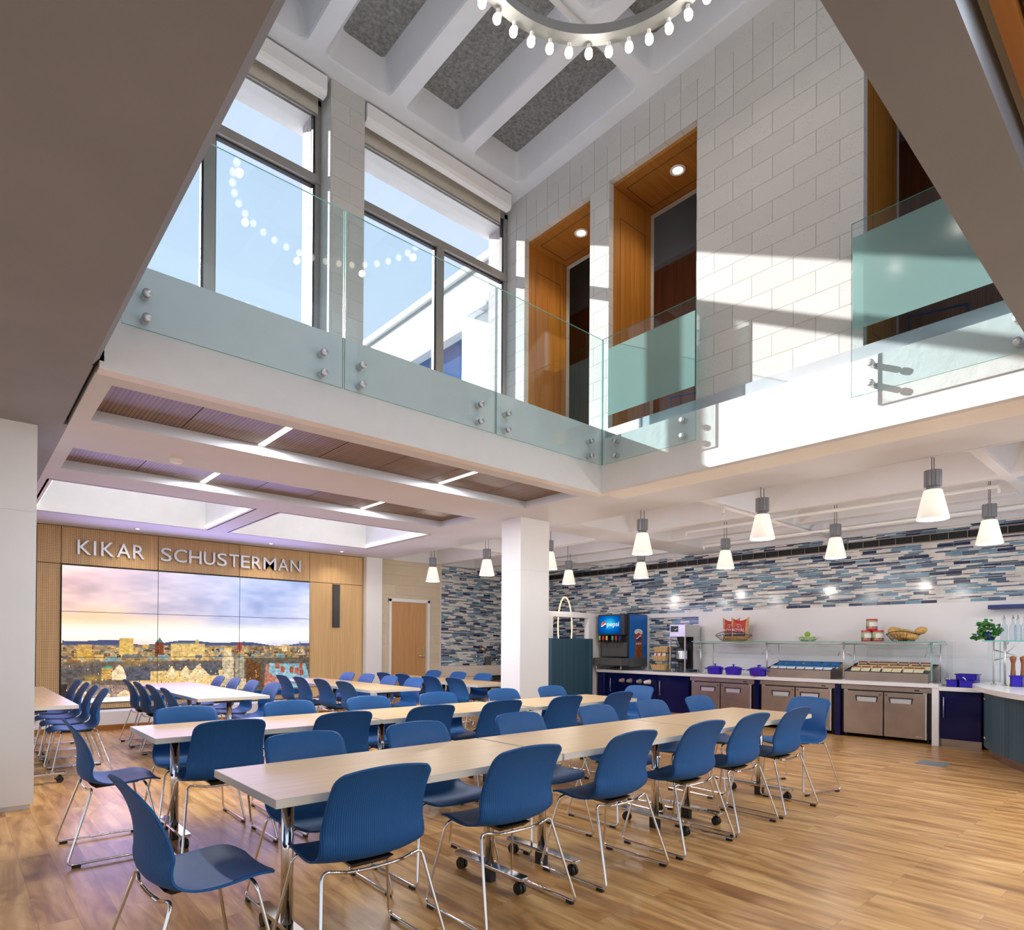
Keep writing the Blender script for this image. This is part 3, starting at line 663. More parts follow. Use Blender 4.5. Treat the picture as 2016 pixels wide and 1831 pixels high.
def make_chair():
    q = thing('shell_chair', (0, 0, 0), 'chair', 'chair')
    shell().build('seat_shell', [blue, rib], q)
    for s_ in (-1, 1):
        p = fillet([(s_*.13, -.156, .421), (s_*.228, -.140, .440), (s_*.292, -.272, .018), (s_*.292, .235, .018), (s_*.222, .150, .430), (s_*.13, .150, .438)], .035, 6)
        MB().tube(p, .0074, 8).build('sled_leg', M['chrome'], q)
        for y in (-.225, .185):
            B((s_*.292-.009, y-.022, 0), (s_*.292+.009, y+.022, .014)).build('glide', M['black'], q)
    MB().tube([(-.13, -.156, .421), (-.07, -.158, .417), (0, -.159, .416), (.07, -.158, .417), (.13, -.156, .421)], .0074, 8).build('crossbar', M['chrome'], q)
    MB().tube([(-.14, .150, .438), (.14, .150, .438)], .0074, 8).build('crossbar', M['chrome'], q)
    MB().add([(-.10, -.13, .437), (.10, -.13, .437), (.10, .155, .445), (-.10, .155, .445), (-.08, -.10, .412), (.08, -.10, .412), (.08, .13, .420), (-.08, .13, .420)],
             [(0, 1, 2, 3), (7, 6, 5, 4), (0, 4, 5, 1), (1, 5, 6, 2), (2, 6, 7, 3), (3, 7, 4, 0)]).build('underseat_bracket', M['black'], q)
    return q
proto = make_chair(); first = [True]
def chair(x, y, rz, lab, grp):
    """x, y: floor centre; rz 0 faces +Y"""
    if first[0]:
        first[0] = False; proto.location = (x, y, 0); proto.rotation_euler = (0, 0, rz); proto['label'] = lab; proto['group'] = grp; return proto
    return dup(proto, (x, y, 0), rz, lab, grp)
ORD = ['first', 'second', 'third', 'fourth', 'fifth', 'sixth']
def rowc(pts, rz, txt, grp):
    for i, (x, y) in enumerate(pts):
        last = i == len(pts)-1
        chair(x, y, rz+random.uniform(-.02, .02), '%s, %s' % (txt, ('nearest the camera' if False else (ORD[i] if not last else 'last')+' from the left')), grp)
rowc([(1.31, 2.46), (2.10, 2.45), (2.92, 2.45), (3.69, 2.45), (4.37, 2.47), (5.08, 2.47)], 0, 'blue chair with its back to us along the front table row', 'chairs along the front table row')
rowc([(1.44, 3.10), (2.17, 3.10), (3.03, 3.10), (3.90, 3.12), (4.65, 3.13), (5.42, 3.13)], PI, 'blue chair facing us across the front table row', 'chairs along the front table row')
rowc([(1.33, 4.41), (2.11, 4.40), (2.88, 4.41), (3.62, 4.40), (4.43, 4.40), (5.24, 4.40)], 0, 'blue chair with its back to us along the second table row', 'chairs along the second table row')
rowc([(1.33, 5.0), (2.13, 5.0), (2.88, 5.0), (3.65, 5.0), (4.53, 5.0), (5.28, 5.0)], PI, 'blue chair facing us across the second table row', 'chairs along the second table row')
chair(.70, 2.62, -PI/2+.04, 'dark blue chair at the left head of the front table row, nearest the camera', 'chairs at the heads of the rows')
chair(.78, 4.77, -PI/2, 'dark blue chair at the left head of the second table row', 'chairs at the heads of the rows')
chair(5.93, 2.66, PI/2-.25, 'blue chair at the far right head of the front table row', 'chairs at the heads of the rows')
chair(5.97, 4.66, PI/2-.1, 'blue chair at the far right head of the second table row', 'chairs at the heads of the rows')
def side(x, ys, rz, txt, grp):
    for i, y in enumerate(ys): chair(x, y, rz+random.uniform(-.03, .03), '%s, %s' % (txt, ('nearest of them', 'second from near end', 'third from near end', 'farthest of them')[i if i < len(ys)-1 else 3]), grp)
side(.955, (7.75, 8.38, 9.0, 9.65), PI/2, 'blue chair right of the table beside the left column', 'chairs at the lengthwise tables')
side(1.93, (7.45, 8.12, 8.80, 9.43), -PI/2, 'dark blue chair left of the lilac-lit table before the screen', 'chairs at the lengthwise tables')
side(2.69, (7.66, 8.36, 9.04, 9.72), PI/2, 'blue chair right of the lilac-lit table before the screen', 'chairs at the lengthwise tables')
side(3.99, (7.47, 8.15, 8.85, 9.50), -PI/2, 'dark blue chair left of the table before the oak panel', 'chairs at the lengthwise tables')
side(4.74, (7.68, 8.36, 9.06, 9.72), PI/2, 'blue chair right of the table before the oak panel', 'chairs at the lengthwise tables')
side(5.66, (7.35, 7.98, 8.75, 9.35), -PI/2, 'dark blue chair left of the table before the oak door', 'chairs at the lengthwise tables')
side(6.40, (8.15, 8.85, 9.60), PI/2, 'dark blue chair right of the table before the oak door', 'chairs at the lengthwise tables')

# ================================================================= TABLES
top = wood_mat('maple_laminate_top', 'YXZ', (.60, .39, .19), (.74, .52, .28), grain=.7, streak=(60, 2.5, 1), rough=.33)
edge = mat('cream_table_edge', (.70, .68, .61), .4, var=.02)
wheel = mat('black_castor', (.012, .012, .014), .35, var=0)
def make_table():
    q = thing('flip_top_table', (0, 0, 0), 'table', 'table')
    t = MB(); t.box((-.778, -.375, .706), (.778, .375, .7395), 0).quad((-.7765, -.3735, .7400), (.7765, -.3735, .7400), (.7765, .3735, .7400), (-.7765, .3735, .7400), 1)
    t.build('tabletop', [edge, top], q)
    for s_ in (-1, 1):
        x = s_*.58
        MB().tube([(x, 0, .085), (x, 0, .70)], .027, 20).build('pedestal', M['chrome'], q)
        f = MB().prism([(x-.032, -.285), (x-.02, -.30), (x+.02, -.30), (x+.032, -.285), (x+.032, .285), (x+.02, .30), (x-.02, .30), (x-.032, .285)], .078, .098)
        foot = f.build('foot_bar', M['chrome'], q, bevel=.004)
        B((x-.02, -.035, .0), (x+.02, .035, .078)).build('levelling_block', M['black'], q)
        for e_ in (-1, 1):
            y = e_*.255; w = MB()
            w.cyl((x-.020, y, .030), (x-.004, y, .030), .030, 18).cyl((x+.004, y, .030), (x+.020, y, .030), .030, 18).box((x-.016, y-.018, .03), (x+.016, y+.018, .062)).cyl((x, y, .06), (x, y, .080), .010, 8, 0)
            w.build('castor', wheel, q)
        B((x-.06, -.15, .674), (x+.06, .15, .706)).build('top_bracket', M['black'], q, bevel=.01)
        MB().tube(fillet([(x-s_*.06, -.12, .69), (x-s_*.14, -.14, .68), (x-s_*.14, -.22, .68), (x-s_*.04, -.22, .69)], .02), .005, 6).build('flip_lever', M['black'], q)
    return q
T0 = make_table(); f0 = [True]
def table(x, y, rz, lab, grp):
    if f0[0]: f0[0] = False; T0.location = (x, y, 0); T0.rotation_euler = (0, 0, rz); T0['label'] = lab; T0['group'] = grp; return T0
    return dup(T0, (x, y, 0), rz, lab, grp)
for i, (x, y) in enumerate(((1.693, 2.735), (3.265, 2.735), (4.835, 2.735))): table(x, y, 0, 'pale wood flip-top table, %s of three joined in the front row' % ('left', 'middle', 'right')[i], 'tables of the front row')
for i, (x, y) in enumerate(((1.71, 4.70), (3.29, 4.70), (4.90, 4.66))): table(x, y, 0, 'pale wood flip-top table, %s of three joined in the second row' % ('left', 'middle', 'right')[i], 'tables of the second row')
for x, nm in ((.51, 'beside the left column'), (2.29, 'before the city screen'), (4.30, 'before the oak panel'), (6.02, 'before the oak door')):
    for i, y in enumerate((7.86, 9.42)): table(x, y, PI/2, 'pale wood table standing lengthwise %s, %s one' % (nm, ('nearer', 'farther')[i]), 'lengthwise tables')

# ================================================================= PENDANTS
shade = bpy.data.materials.new('opal_glass_shade'); n, b = bsdf(shade, (.85, .83, .8), .35, emis=(1, .86, .70), es=.5)
tc = N(n, 'TexCoord'); sp = N(n, 'SeparateXYZ'); n.links.new(tc.outputs['Object'], sp.inputs[0])
n.links.new(math_(n, 'MULTIPLY', ramp(n, math_(n, 'MULTIPLY', sp.outputs[2], 3.6), [(0, (.40, .40, .40)), (.35, (.62, .62, .62)), (.75, (.78, .78, .78))]), .9), b.inputs['Emission Strength'])
def make_pendant():
    q = thing('pendant_lamp', (0, 0, 0), 'pendant', 'lamp')
    MB().lathe([(.128, 0), (.131, .004), (.074, .262), (.066, .268), (.03, .268)], 36).build('shade', shade, q)
    MB().lathe([(.0001, .012), (.124, .012)], 30).build('diffuser', M['diff'] if 'diff' in M else M.setdefault('diff', emit('pendant_diffuser', (1, .92, .82), 2.2)), q)
    c = MB().lathe([(.052, .268), (.052, .300), (.05, .305)], 24); P = []
    for j in range(48): a = 2*PI*j/48; P.append(((.070 if j % 4 else .063)*math.cos(a), (.070 if j % 4 else .063)*math.sin(a)))
    c.prism(P, .300, .445); c.build('housing', M.setdefault('galv', mat('grey_ribbed_housing', (.27, .28, .30), .4, .6, var=.05)), q)
    MB().cyl((.035, 0, .44), (.035, 0, .955), .0035, 6).cyl((-.035, 0, .44), (-.035, 0, .955), .0035, 6).build('suspension_wire', M['black'], q)
    return q
P0 = make_pendant(); PZ = 2.50
PL = [(6.72, 9.80, 'farthest in the row by the oak door'), (6.77, 8.26, 'second farthest, just left of the centre column'), (6.90, 6.90, 'half hidden behind the centre column'), (8.86, 8.32, 'right of the centre column above the teal screen'),
      (6.60, 4.91, 'upper one of the pair before the drinks machine'), (8.92, 6.66, 'lower one of the pair before the drinks machine'), (8.70, 4.94, 'above the left sneeze guard'), (6.60, 3.31, 'large one in the nearer row above the left counter'),
      (8.71, 3.36, 'above the middle of the serving counter'), (6.68, 1.73, 'largest of all, nearest the camera'), (8.72, 1.71, 'rightmost at the picture edge')]
for i, (x, y, t) in enumerate(PL):
    if i == 0: P0.location = (x, y, PZ); P0['label'] = 'white conical pendant lamp, '+t; P0['group'] = 'conical pendant lamps over the kitchen side'
    else: dup(P0, (x, y, PZ), 0, 'white conical pendant lamp, '+t, 'conical pendant lamps over the kitchen side')
    light('pendant_glow', 'POINT', (x, y, PZ-.10), 14, (1, .92, .84), shadow_soft_size=.06, specular_factor=.1)
# sprinkler pipes under the waffle slab
for k_, p in enumerate(([(8.05, 5.2, 3.0), (8.05, 1.5, 3.0)], [(9.35, 5.7, 3.0), (9.35, 1.2, 3.0)], [(7.0, 4.0, 3.02), (10.5, 4.0, 3.02)])):
    q = MB().tube(p, .021, 10)
    for e_ in (0, 1): q.tube([p[e_], (p[e_][0], p[e_][1], p[e_][2]-.07)], .014, 8)
    q.lathe([(.0, 0), (.02, 0), (.02, -.01), (.028, -.012)], 10, (p[0][0], p[0][1], 2.94))
    tag(q.build('sprinkler_pipe', M['white']), ('white sprinkler pipe crossing the waffle ceiling nearest the balcony edge', 'white sprinkler pipe on the waffle ceiling nearer the mosaic wall', 'white sprinkler pipe running across towards the kitchen wall')[k_], 'pipe', 'sprinkler pipes')
# ceiling downlights before the video wall, smoke detector
for i, (x, y) in enumerate(((2.09, 10.96), (4.12, 10.96), (5.46, 10.98))):
    q = thing('downlight', (x, y, ZC), 'small round ceiling downlight before the video wall, %s of three' % ('left', 'middle', 'right')[i], 'light', 0, 'small downlights')
    MB().lathe([(.03, 0), (.05, 0), (.05, -.005), (.03, -.006)], 20).build('trim_ring', M['white'], q); MB().lathe([(.0001, -.003), (.031, -.003)], 16).build('lens', M['downglow'], q)
    light('downlight_lamp', 'SPOT', (x, y, ZC-.02), 18, (1, .88, .7), spot_size=2.2, spot_blend=.7, shadow_soft_size=.04, aim=(0, .12, -1))
q = MB().lathe([(0, 0), (.05, 0), (.06, .03)], 20, (1.56, 6.55, ZC-.03)); tag(q.build('smoke_detector', M['white']), 'round white smoke detector on the ceiling between the two wooden recesses', 'detector')

# ================================================================= VIDEO WALL
def picture(W_, H_):
    rs = np.random.RandomState(4)
    def noise(w, h, sx, sy):
        g = rs.rand(sy+2, sx+2); X = np.linspace(0, sx, w); Y = np.linspace(0, sy, h); xi = X.astype(int); yi = Y.astype(int); fx = X-xi; fy = (Y-yi)[:, None]
        fx = fx*fx*(3-2*fx); fy = fy*fy*(3-2*fy); a = g[yi][:, xi]; b_ = g[yi][:, xi+1]; c = g[yi+1][:, xi]; d = g[yi+1][:, xi+1]
        return (a*(1-fx)+b_*fx)*(1-fy)+(c*(1-fx)+d*fx)*fy
    img = np.zeros((H_, W_, 3)); yy = np.linspace(0, 1, H_)[:, None]; xx = np.linspace(0, 1, W_)[None, :]   # yy 0 = top
    cl = .5*noise(W_, H_, 5, 7)+.3*noise(W_, H_, 12, 18)+.2*noise(W_, H_, 28, 40)
    lft = np.clip(1-xx*1.5, 0, 1)
    C = lambda *c: np.array(c)/255.
    hi = C(176, 190, 232)*(1-lft[..., None])+C(246, 204, 206)*lft[..., None]
    lo = C(205, 206, 238)*(1-lft[..., None])+C(255, 214, 186)*lft[..., None]
    k_ = np.clip(yy/.5, 0, 1)[..., None]; sky = hi*(1-k_)+lo*k_
    sky = sky+(cl-.5)[..., None]*np.array([.36, .30, .22])
    glow = np.exp(-((yy-.475)/.075)**2)[..., None]; sky = sky*(1-glow)+C(255, 250, 236)*glow
    warm = (np.exp(-((yy-.36)/.07)**2)*lft*np.clip((cl-.38)*5, 0, 1))[..., None]; sky = sky*(1-.6*warm)+C(255, 190, 130)*.6*warm
    img[:] = sky
    hor = .555; hills = hor+.012*np.sin(xx*9)+.01*np.sin(xx*23+1)-.02*(np.abs(xx-.12) < .12)
    m_ = yy > hills; g = C(78, 84, 118); img[np.broadcast_to(m_, (H_, W_))] = g
    tex = noise(W_, H_, 90, 60)
    m_ = np.broadcast_to(yy > hor+.02, (H_, W_)); base = C(112, 92, 74)*(1-tex[..., None])+C(190, 160, 112)*tex[..., None]; img[m_] = base[m_]
    def rect(x0, x1, y0, y1, c, win=None, wc=(255, 206, 96)):
        a, b_, c0, d = int(x0*W_), max(int(x1*W_), int(x0*W_)+1), int(y0*H_), int(y1*H_); a = max(a, 0)
        img[c0:d, a:b_] = C(*c)*(0.9+.2*tex[c0:d, a:b_, None])
        if win:
            for yy_ in range(c0+2, d-1, win[1]):
                for x_ in range(a+1, b_-1, win[0]):
                    if rs.rand() < .55: img[yy_:yy_+1, x_:x_+1] = C(*wc)
    def gable(x0, x1, y0, y1, c, rf):   # roof with a gable end
        a, b_ = int(x0*W_), int(x1*W_); t, e_ = int(y0*H_), int(y1*H_)
        for x_ in range(max(a, 0), min(b_, W_)):
            f = abs((x_-a)/(b_-a)-.5)*2; y_ = int(t+(e_-t)*.45*f); img[y_:e_, x_] = C(*c)*(.9+.2*tex[y_:e_, x_, None]); img[y_:y_+1, x_] = C(*rf)
    for x0, x1, y0 in ((.04, .09, .60), (.12, .22, .615), (.3, .36, .62), (.55, .63, .6), (.66, .76, .605), (.83, .92, .61), (.45, .5, .58)): rect(x0, x1, y0, y0+.07, rs.randint(120, 190)*np.array([1, .85, .6]), (3, 3))
    rect(.055, .10, .575, .66, (196, 158, 92)); rect(.195, .245, .525, .655, (214, 180, 110), (4, 5)); rect(.28, .305, .575, .65, (200, 160, 96))
    rect(.325, .358, .555, .665, (140, 70, 52), (4, 4), (220, 150, 90))
    for j in range(8): rect(.3415-.014*(j/8), .3415+.014*(j/8), .515+j*.005, .52+j*.005, (84, 120, 124))
    rect(.385, .52, .565, .69, (214, 186, 126), (4, 4)); rect(.40, .495, .555, .567, (100, 130, 120)); rect(.483, .497, .53, .57, (200, 170, 110))
    rect(.66, .678, .555, .62, (150, 70, 60)); rect(.865, .89, .565, .63, (206, 180, 130)); rect(.95, .956, .54, .62, (96, 120, 130)); rect(.945, .985, .615, .66, (200, 180, 150))
    for i in range(420):
        x = rs.rand(); y = .585+rs.rand()**.8*.125; w = .005+rs.rand()*.022; c = np.array(((150, 120, 92), (104, 108, 112), (128, 150, 152), (196, 160, 104), (84, 70, 62), (170, 140, 100), (120, 84, 66))[rs.randint(7)]); rect(x, min(1, x+w), y, y+.008+rs.rand()*.018, c, (3, 4) if rs.rand() < .25 else None)
    rect(.195, .245, .525, .655, (206, 168, 96), (4, 5)); rect(.325, .358, .555, .665, (120, 66, 52), (4, 4), (170, 110, 80)); rect(.385, .52, .565, .69, (204, 172, 112), (3, 4)); rect(.055, .10, .575, .66, (186, 146, 84))
    for i in range(20):
        x = rs.rand(); y = .64+rs.rand()*.09; w = .02+rs.rand()*.05; c = ((150, 120, 92), (104, 108, 112), (128, 154, 156), (196, 160, 104))[rs.randint(4)]; rect(x, min(1, x+w), y, y+.02+rs.rand()*.02, c)
    def poly(P, c):
        P = [(a*W_, b_*H_) for a, b_ in P]; y0 = int(min(q[1] for q in P)); y1 = int(max(q[1] for q in P))
        for y_ in range(max(0, y0), min(H_, y1+1)):
            xs = []
            for (ax_, ay), (bx, by) in zip(P, P[1:]+P[:1]):
                if (ay <= y_ < by) or (by <= y_ < ay): xs.append(ax_+(y_-ay)/(by-ay)*(bx-ax_))
            xs.sort()
            for q in range(0, len(xs)-1, 2): a, b_ = max(0, int(xs[q])), min(W_, int(xs[q+1])+1); img[y_, a:b_] = C(*c)*(.88+.24*tex[y_, a:b_, None])
    rect(0, .70, .70, 1, (106, 92, 82)); rect(.70, 1, .68, 1, (92, 84, 74))
    for i in range(60):
        x = rs.rand()*.78; y = .70+rs.rand()*.26; rect(x, x+.004, y, y+.008, (255, 196, 84) if rs.rand() < .7 else (60, 54, 60))
    poly([(0, .74), (.13, .72), (.17, .78), (.10, .86), (0, .84)], (92, 86, 84)); rect(.045, .10, .84, .93, (176, 150, 112), (4, 4)); rect(.135, .175, .745, .83, (180, 140, 84), (4, 4)); rect(.142, .17, .735, .75, (70, 150, 128))
    gable(.17, .22, .72, .84, (222, 196, 158), (150, 130, 110)); poly([(.21, .74), (.30, .72), (.33, .86), (.23, .86)], (84, 84, 94)); rect(.22, .34, .85, .90, (206, 170, 118), (4, 4))
    poly([(.30, .72), (.60, .70), (.63, .78), (.31, .80)], (98, 92, 92)); rect(.31, .62, .78, .92, (214, 180, 120), (5, 5))
    for x in (.37, .425, .47): gable(x, x+.035, .735, .84, (222, 196, 150), (120, 108, 96))
    gable(.455, .545, .72, .92, (224, 196, 150), (110, 100, 94)); poly([(.50, .73), (.57, .72), (.58, .82), (.545, .82)], (84, 86, 92))
    rect(.595, .645, .67, .93, (196, 178, 146), (5, 6), (90, 84, 80)); rect(.605, .635, .60, .70, (214, 190, 150), (3, 5), (120, 100, 80)); rect(.65, .69, .68, .9, (160, 150, 128)); rect(.64, .70, .86, .95, (206, 184, 148), (5, 5), (90, 80, 80))
    poly([(.70, .68), (.76, .72), (.77, .93), (.70, .93)], (98, 68, 46))
    poly([(.80, .725), (.98, .73), (1, .86), (.98, .93), (.87, .90)], (120, 158, 170)); poly([(.79, .73), (.83, .74), (.92, .95), (.78, .95)], (178, 116, 98)); poly([(.81, .725), (.87, .76), (.97, .86), (1, .95), (.92, .95), (.80, .80)], (134, 170, 180))
    for x, y in ((.835, .725), (.86, .76), (.905, .765), (.93, .775), (.95, .73), (.955, .79)): rect(x, x+.018, y, y+.055, (158, 84, 62))
    poly([(.08, .86), (.30, .885), (.31, .95), (.12, .97), (.07, .93)], (146, 122, 112))
    for x in (.05, .115, .19): gable(x, x+.05, .91, .985, (214, 184, 146), (120, 100, 92))
    rect(0, .02, .86, 1, (60, 54, 52)); poly([(.46, .90), (.60, .91), (.60, .96), (.46, .96)], (150, 124, 118))
    low = (yy > .57)[..., None]*1.0; px = rs.rand(H_, W_, 1); px2 = noise(W_, H_, W_//3, H_//3)[..., None]
    img = img*(1-low)+low*np.clip(img*(.80+.22*px+.25*px2), 0, 1)
    for gx, gy, gr, ga in ((.41, .94, .05, .7), (.10, .82, .03, .5), (.08, .665, .04, .5), (.35, .90, .06, .3), (.62, .60, .02, .4), (.52, .88, .05, .3), (.25, .70, .05, .25)):
        g_ = np.exp(-(((xx-gx)/gr)**2+((yy-gy)/(gr*.8))**2))[..., None]*ga; img = img*(1-g_)+g_*C(255, 190, 70)*(.8+.3*px)
    for i in range(120):
        x = int(rs.rand()*.76*W_); y = int((.72+rs.rand()*.23)*H_); img[y:y+2, x] = C(255, 204, 110) if rs.rand() < .4 else C(58, 50, 52)
    # bar of icons along the bottom edge
    y0 = int(.967*H_); img[y0:, :] = C(22, 60, 112); img[y0:, int(.04*W_):int(.24*W_)] = C(240, 238, 246)
    for x, c in ((.258, (240, 240, 240)), (.32, (60, 190, 170)), (.37, (170, 220, 70)), (.30, (220, 230, 240)), (.345, (90, 160, 230))): img[y0+1:H_-1, int(x*W_):int(x*W_)+2] = C(*c)
    return np.clip(img, 0, 1)**2.2
scr = bpy.data.materials.new('lit_screen'); n = nt(scr); at = N(n, 'Attribute', attribute_name='Col'); e_ = N(n, 'Emission', Strength=1.2); o_ = N(n, 'OutputMaterial')
n.links.new(at.outputs['Color'], e_.inputs[0]); n.links.new(e_.outputs[0], o_.inputs[0])
PW, PH = 360, 201; pic = picture(PW, PH)
q = thing('video_wall', (3.11, 11.44, .38), 'large lit video wall of nine screens showing a city at dusk', 'screen')
X0, X1, Z0, Z1 = 1.197, 5.028, .395, 2.475
for r in range(3):
    for c_ in range(3):
        nx, nz = PW//3, PH//3; xa = X0+(X1-X0)*c_/3+.004; xb = X0+(X1-X0)*(c_+1)/3-.004; za = Z1-(Z1-Z0)*(r+1)/3+.004; zb = Z1-(Z1-Z0)*r/3-.004
        vs = [(xa+(xb-xa)*i/nx-3.11, -.034, zb+(za-zb)*j/nz-.38) for j in range(nz+1) for i in range(nx+1)]
        fs = [(j*(nx+1)+i, (j+1)*(nx+1)+i, (j+1)*(nx+1)+i+1, j*(nx+1)+i+1) for j in range(nz) for i in range(nx)]
        m_ = MB().add(vs, fs); o = m_.build('screen', scr, q)
        o.data.color_attributes.new('Col', 'FLOAT_COLOR', 'CORNER')
        a = np.ones((nz*nx, 4, 4)); a[:, :, :3] = pic[r*nz:(r+1)*nz, c_*nx:(c_+1)*nx].reshape(-1, 1, 3); o.data.color_attributes['Col'].data.foreach_set('color', a.ravel())
B((X0-3.11-.004, -.030, Z0-.38-.004), (X1-3.11+.004, .03, Z1-.38+.004)).build('housing', M['black'], q)
light('screen_glow', 'AREA', (3.11, 11.36, 1.6), 95, (.50, .42, 1), shape='RECTANGLE', size=3.8, size_y=1.8, aim=(0, -1, -.1))
# sign letters
def text_mesh(txt, name, matl, parent, loc, rot, size=None, width=None, height=None, depth=.01, each=False):
    cu = bpy.data.curves.new(name, 'FONT'); cu.body = txt; cu.extrude = depth/2; cu.size = 1; cu.resolution_u = 4; cu.offset = .004 if name == 'letter' else 0
    o = bpy.data.objects.new(name, cu); me = bpy.data.meshes.new_from_object(o); bpy.data.objects.remove(o)
    co = np.array([v.co[:] for v in me.vertices]); mn = co.min(0); mx = co.max(0)
    if height: sy = height/(mx[1]-mn[1])
    else: sy = size
    sx = width/(mx[0]-mn[0]) if width else sy
    for v in me.vertices: v.co = ((v.co.x-mn[0])*sx, (v.co.y-mn[1])*sy if height else v.co.y*sy, v.co.z)
    me.materials.clear(); me.materials.append(matl); me.name = name
    ob = bpy.data.objects.new(name, me); COL.objects.link(ob); ob.parent = parent; ob.location = loc; ob.rotation_euler = rot; return ob
silver = mat('brushed_silver_letter', (.55, .55, .57), .35, .6, var=.04)
sg = thing('wall_sign', (3.1, 11.44, 2.65), 'raised silver lettering mounted on the oak panels above the video wall', 'sign')
def word(txt, xa, xb, zb, h):
    wd = {'K': .92, 'I': .34, 'A': 1.0, 'R': .86, 'S': .82, 'C': .98, 'H': .98, 'U': .92, 'T': .84, 'E': .78, 'M': 1.16, 'N': 1.0}
    tot = sum(wd[c] for c in txt); g = .17; u = (xb-xa)/(tot+g*(len(txt)-1)); x = xa
    for c in txt:
        text_mesh(c, 'letter', silver, sg, (x-3.1, -.028, zb-2.65), (PI/2, 0, 0), width=wd[c]*u*(.5 if c == 'I' else 1), height=h, depth=.035); x += (wd[c]+g)*u
word('KIKAR', 1.385, 2.275, 2.648, .218); word('SCHUSTERMAN', 2.505, 4.845, 2.648, .218)
q = tag(B((5.50, 11.405, 1.64), (5.645, 11.44, 2.475)).build('line_speaker', M['black'], bevel=.004), 'tall narrow black speaker mounted on the oak panel', 'speaker')
# ================================================================= KITCHEN LINE
FX = (PI/2, 0, -PI/2)      # lettering on a face that looks towards -X
quartz = mat('white_quartz_top', (.82, .82, .84), .22, var=.015)
c = MB(); c.box((9.895, 2.49, .775), (10.655, 8.52, .83)).box((9.90, 2.49, 0), (10.655, 2.572, .775))
tag(c.build('worktop', quartz, bevel=.003), 'long white quartz worktop over the fridges with a waterfall end', 'worktop')
def fridge(y0, y1, lab):
    q = thing('undercounter_fridge', (9.95, (y0+y1)/2, 0), lab, 'fridge', 0, 'undercounter fridges'); h = (y1-y0)/2
    b_ = MB(); b_.box((.035, -h, .06), (.62, h, .765), 1).box((.0, -h, .70), (.035, h, .765), 0)
    b_.build('body', [M['steel'], M['black']], q)
    for s_ in (1, -1):
        ya, yb = (s_*.006, s_*(h-.045)) if s_ < 0 else (.006, h-.045)
        y_lo, y_hi = min(ya, yb), max(ya, yb)
        d = B((-.03, y_lo, .055), (.03, y_hi, .682)).build('door', M['steel'], q, bevel=.008)
        yc = (y_lo+y_hi)/2-s_*.05; t = MB()
        t.box((-.036, yc-.15, .600), (-.028, yc+.15, .618)).prism([(yc-.15, .60), (yc-.135, .60), (yc-.125, .535), (yc-.14, .535)], -.036, -.028, 'x').prism([(yc+.15, .60), (yc+.135, .60), (yc+.125, .535), (yc+.14, .535)], -.036, -.028, 'x')
        t.build('handle_recess', M['black'], d)
        B((-.032, yc-.128, .535), (-.029, yc+.128, .60)).build('handle_scoop', M['alu'], d)
        MB().lathe([(.008, 0), (.013, 0), (.013, .004), (.008, .004)], 14, (-.031, s_*.04, .645), ax=(-1, 0, 0)).build('lock', M['black'], d)
        B((-.01, y_hi-.05 if s_ > 0 else y_lo, .683), (.03, y_hi if s_ > 0 else y_lo+.05, .694)).build('hinge', M['alu'], q)
    B((-.031, -h+.045, .058), (-.0305+.004, -h+.062, .68)).build('edge_strip', M['alu'], q)
    B((-.003, -h+.14, .718), (0, -h+.20, .738)).build('display', M['black'], q)
    text_mesh('Silver', 'logo', M['white'], q, (-.0315, -h+.17, .085), FX, width=.08, height=.018, depth=.001)
    for y in (-h+.05, h-.05): MB().cyl((.06, y, 0), (.06, y, .06), .018, 10).cyl((.55, y, 0), (.55, y, .06), .018, 10).build('foot', M['black'], q)
fridge(5.110, 6.335, 'two-door stainless undercounter fridge, left of three, below the blue pots')
fridge(3.835, 5.025, 'two-door stainless undercounter fridge, middle of three')
fridge(2.590, 3.750, 'two-door stainless undercounter fridge, right of three, by the white end panel')
for i, (a, b_) in enumerate(((5.030, 5.105), (3.755, 3.83))):
    tag(B((9.925, a, 0), (10.6, b_, .772)).build('filler_panel', M['navy']), 'narrow navy panel between the %s undercounter fridges' % (('left and middle', 'middle and right')[i]), 'panel', 'navy filler panels')
def bar_handle(q, y, z0, z1, x=-.032):
    MB().cyl((x, y, z0), (x, y, z1), .0055, 10).cyl((x, y, z0+.025), (0, y, z0+.025), .004, 8).cyl((x, y, z1-.025), (0, y, z1-.025), .004, 8).build('handle', M['alu'], q)
q = thing('base_cabinet', (9.93, 7.42, 0), 'glossy navy base cabinet under the drinks machine', 'cabinet')
B((.02, -1.075, .09), (.66, 1.075, .775)).build('body', M['navy'], q); B((.05, -1.07, 0), (.6, 1.07, .09)).build('kick_plate', M['steel'], q)
for a, b_, hy in ((.56, 1.075, .714), (-.385, .555, None), (-1.075, -.39, -.468)):
    d = B((0, a+.002, .095), (.02, b_-.002, .770)).build('door', M['navy'], q, bevel=.002)
    if hy: bar_handle(d, hy, .388, .668)
smoke = mat('smoked_cup_plastic', (.30, .27, .26), .25, var=.05); wcup = mat('white_cup', (.82, .82, .82), .4, var=.02)
for i, (y, mt_) in enumerate(((7.835, smoke), (7.65, smoke), (7.415, smoke), (7.20, wcup))):
    q = thing('cup_dispenser', (9.93, y, .63), 'round cup dispenser in the navy cabinet front, %s' % ('leftmost', 'second from left', 'third from left', 'rightmost, with white cups')[i], 'dispenser', 0, 'cup dispensers')
    MB().lathe([(.046, 0), (.058, 0), (.058, .010), (.046, .014), (.046, 0)], 24, ax=(-1, 0, 0)).build('ring', M['black'], q)
    L_ = .10 if i < 3 else .15
    MB().lathe([(.046, .005), (.044, .012), (.030, L_), (.026, L_+.004), (.0001, L_+.004)], 24, ax=(-1, 0, 0)).build('cup', mt_, q)
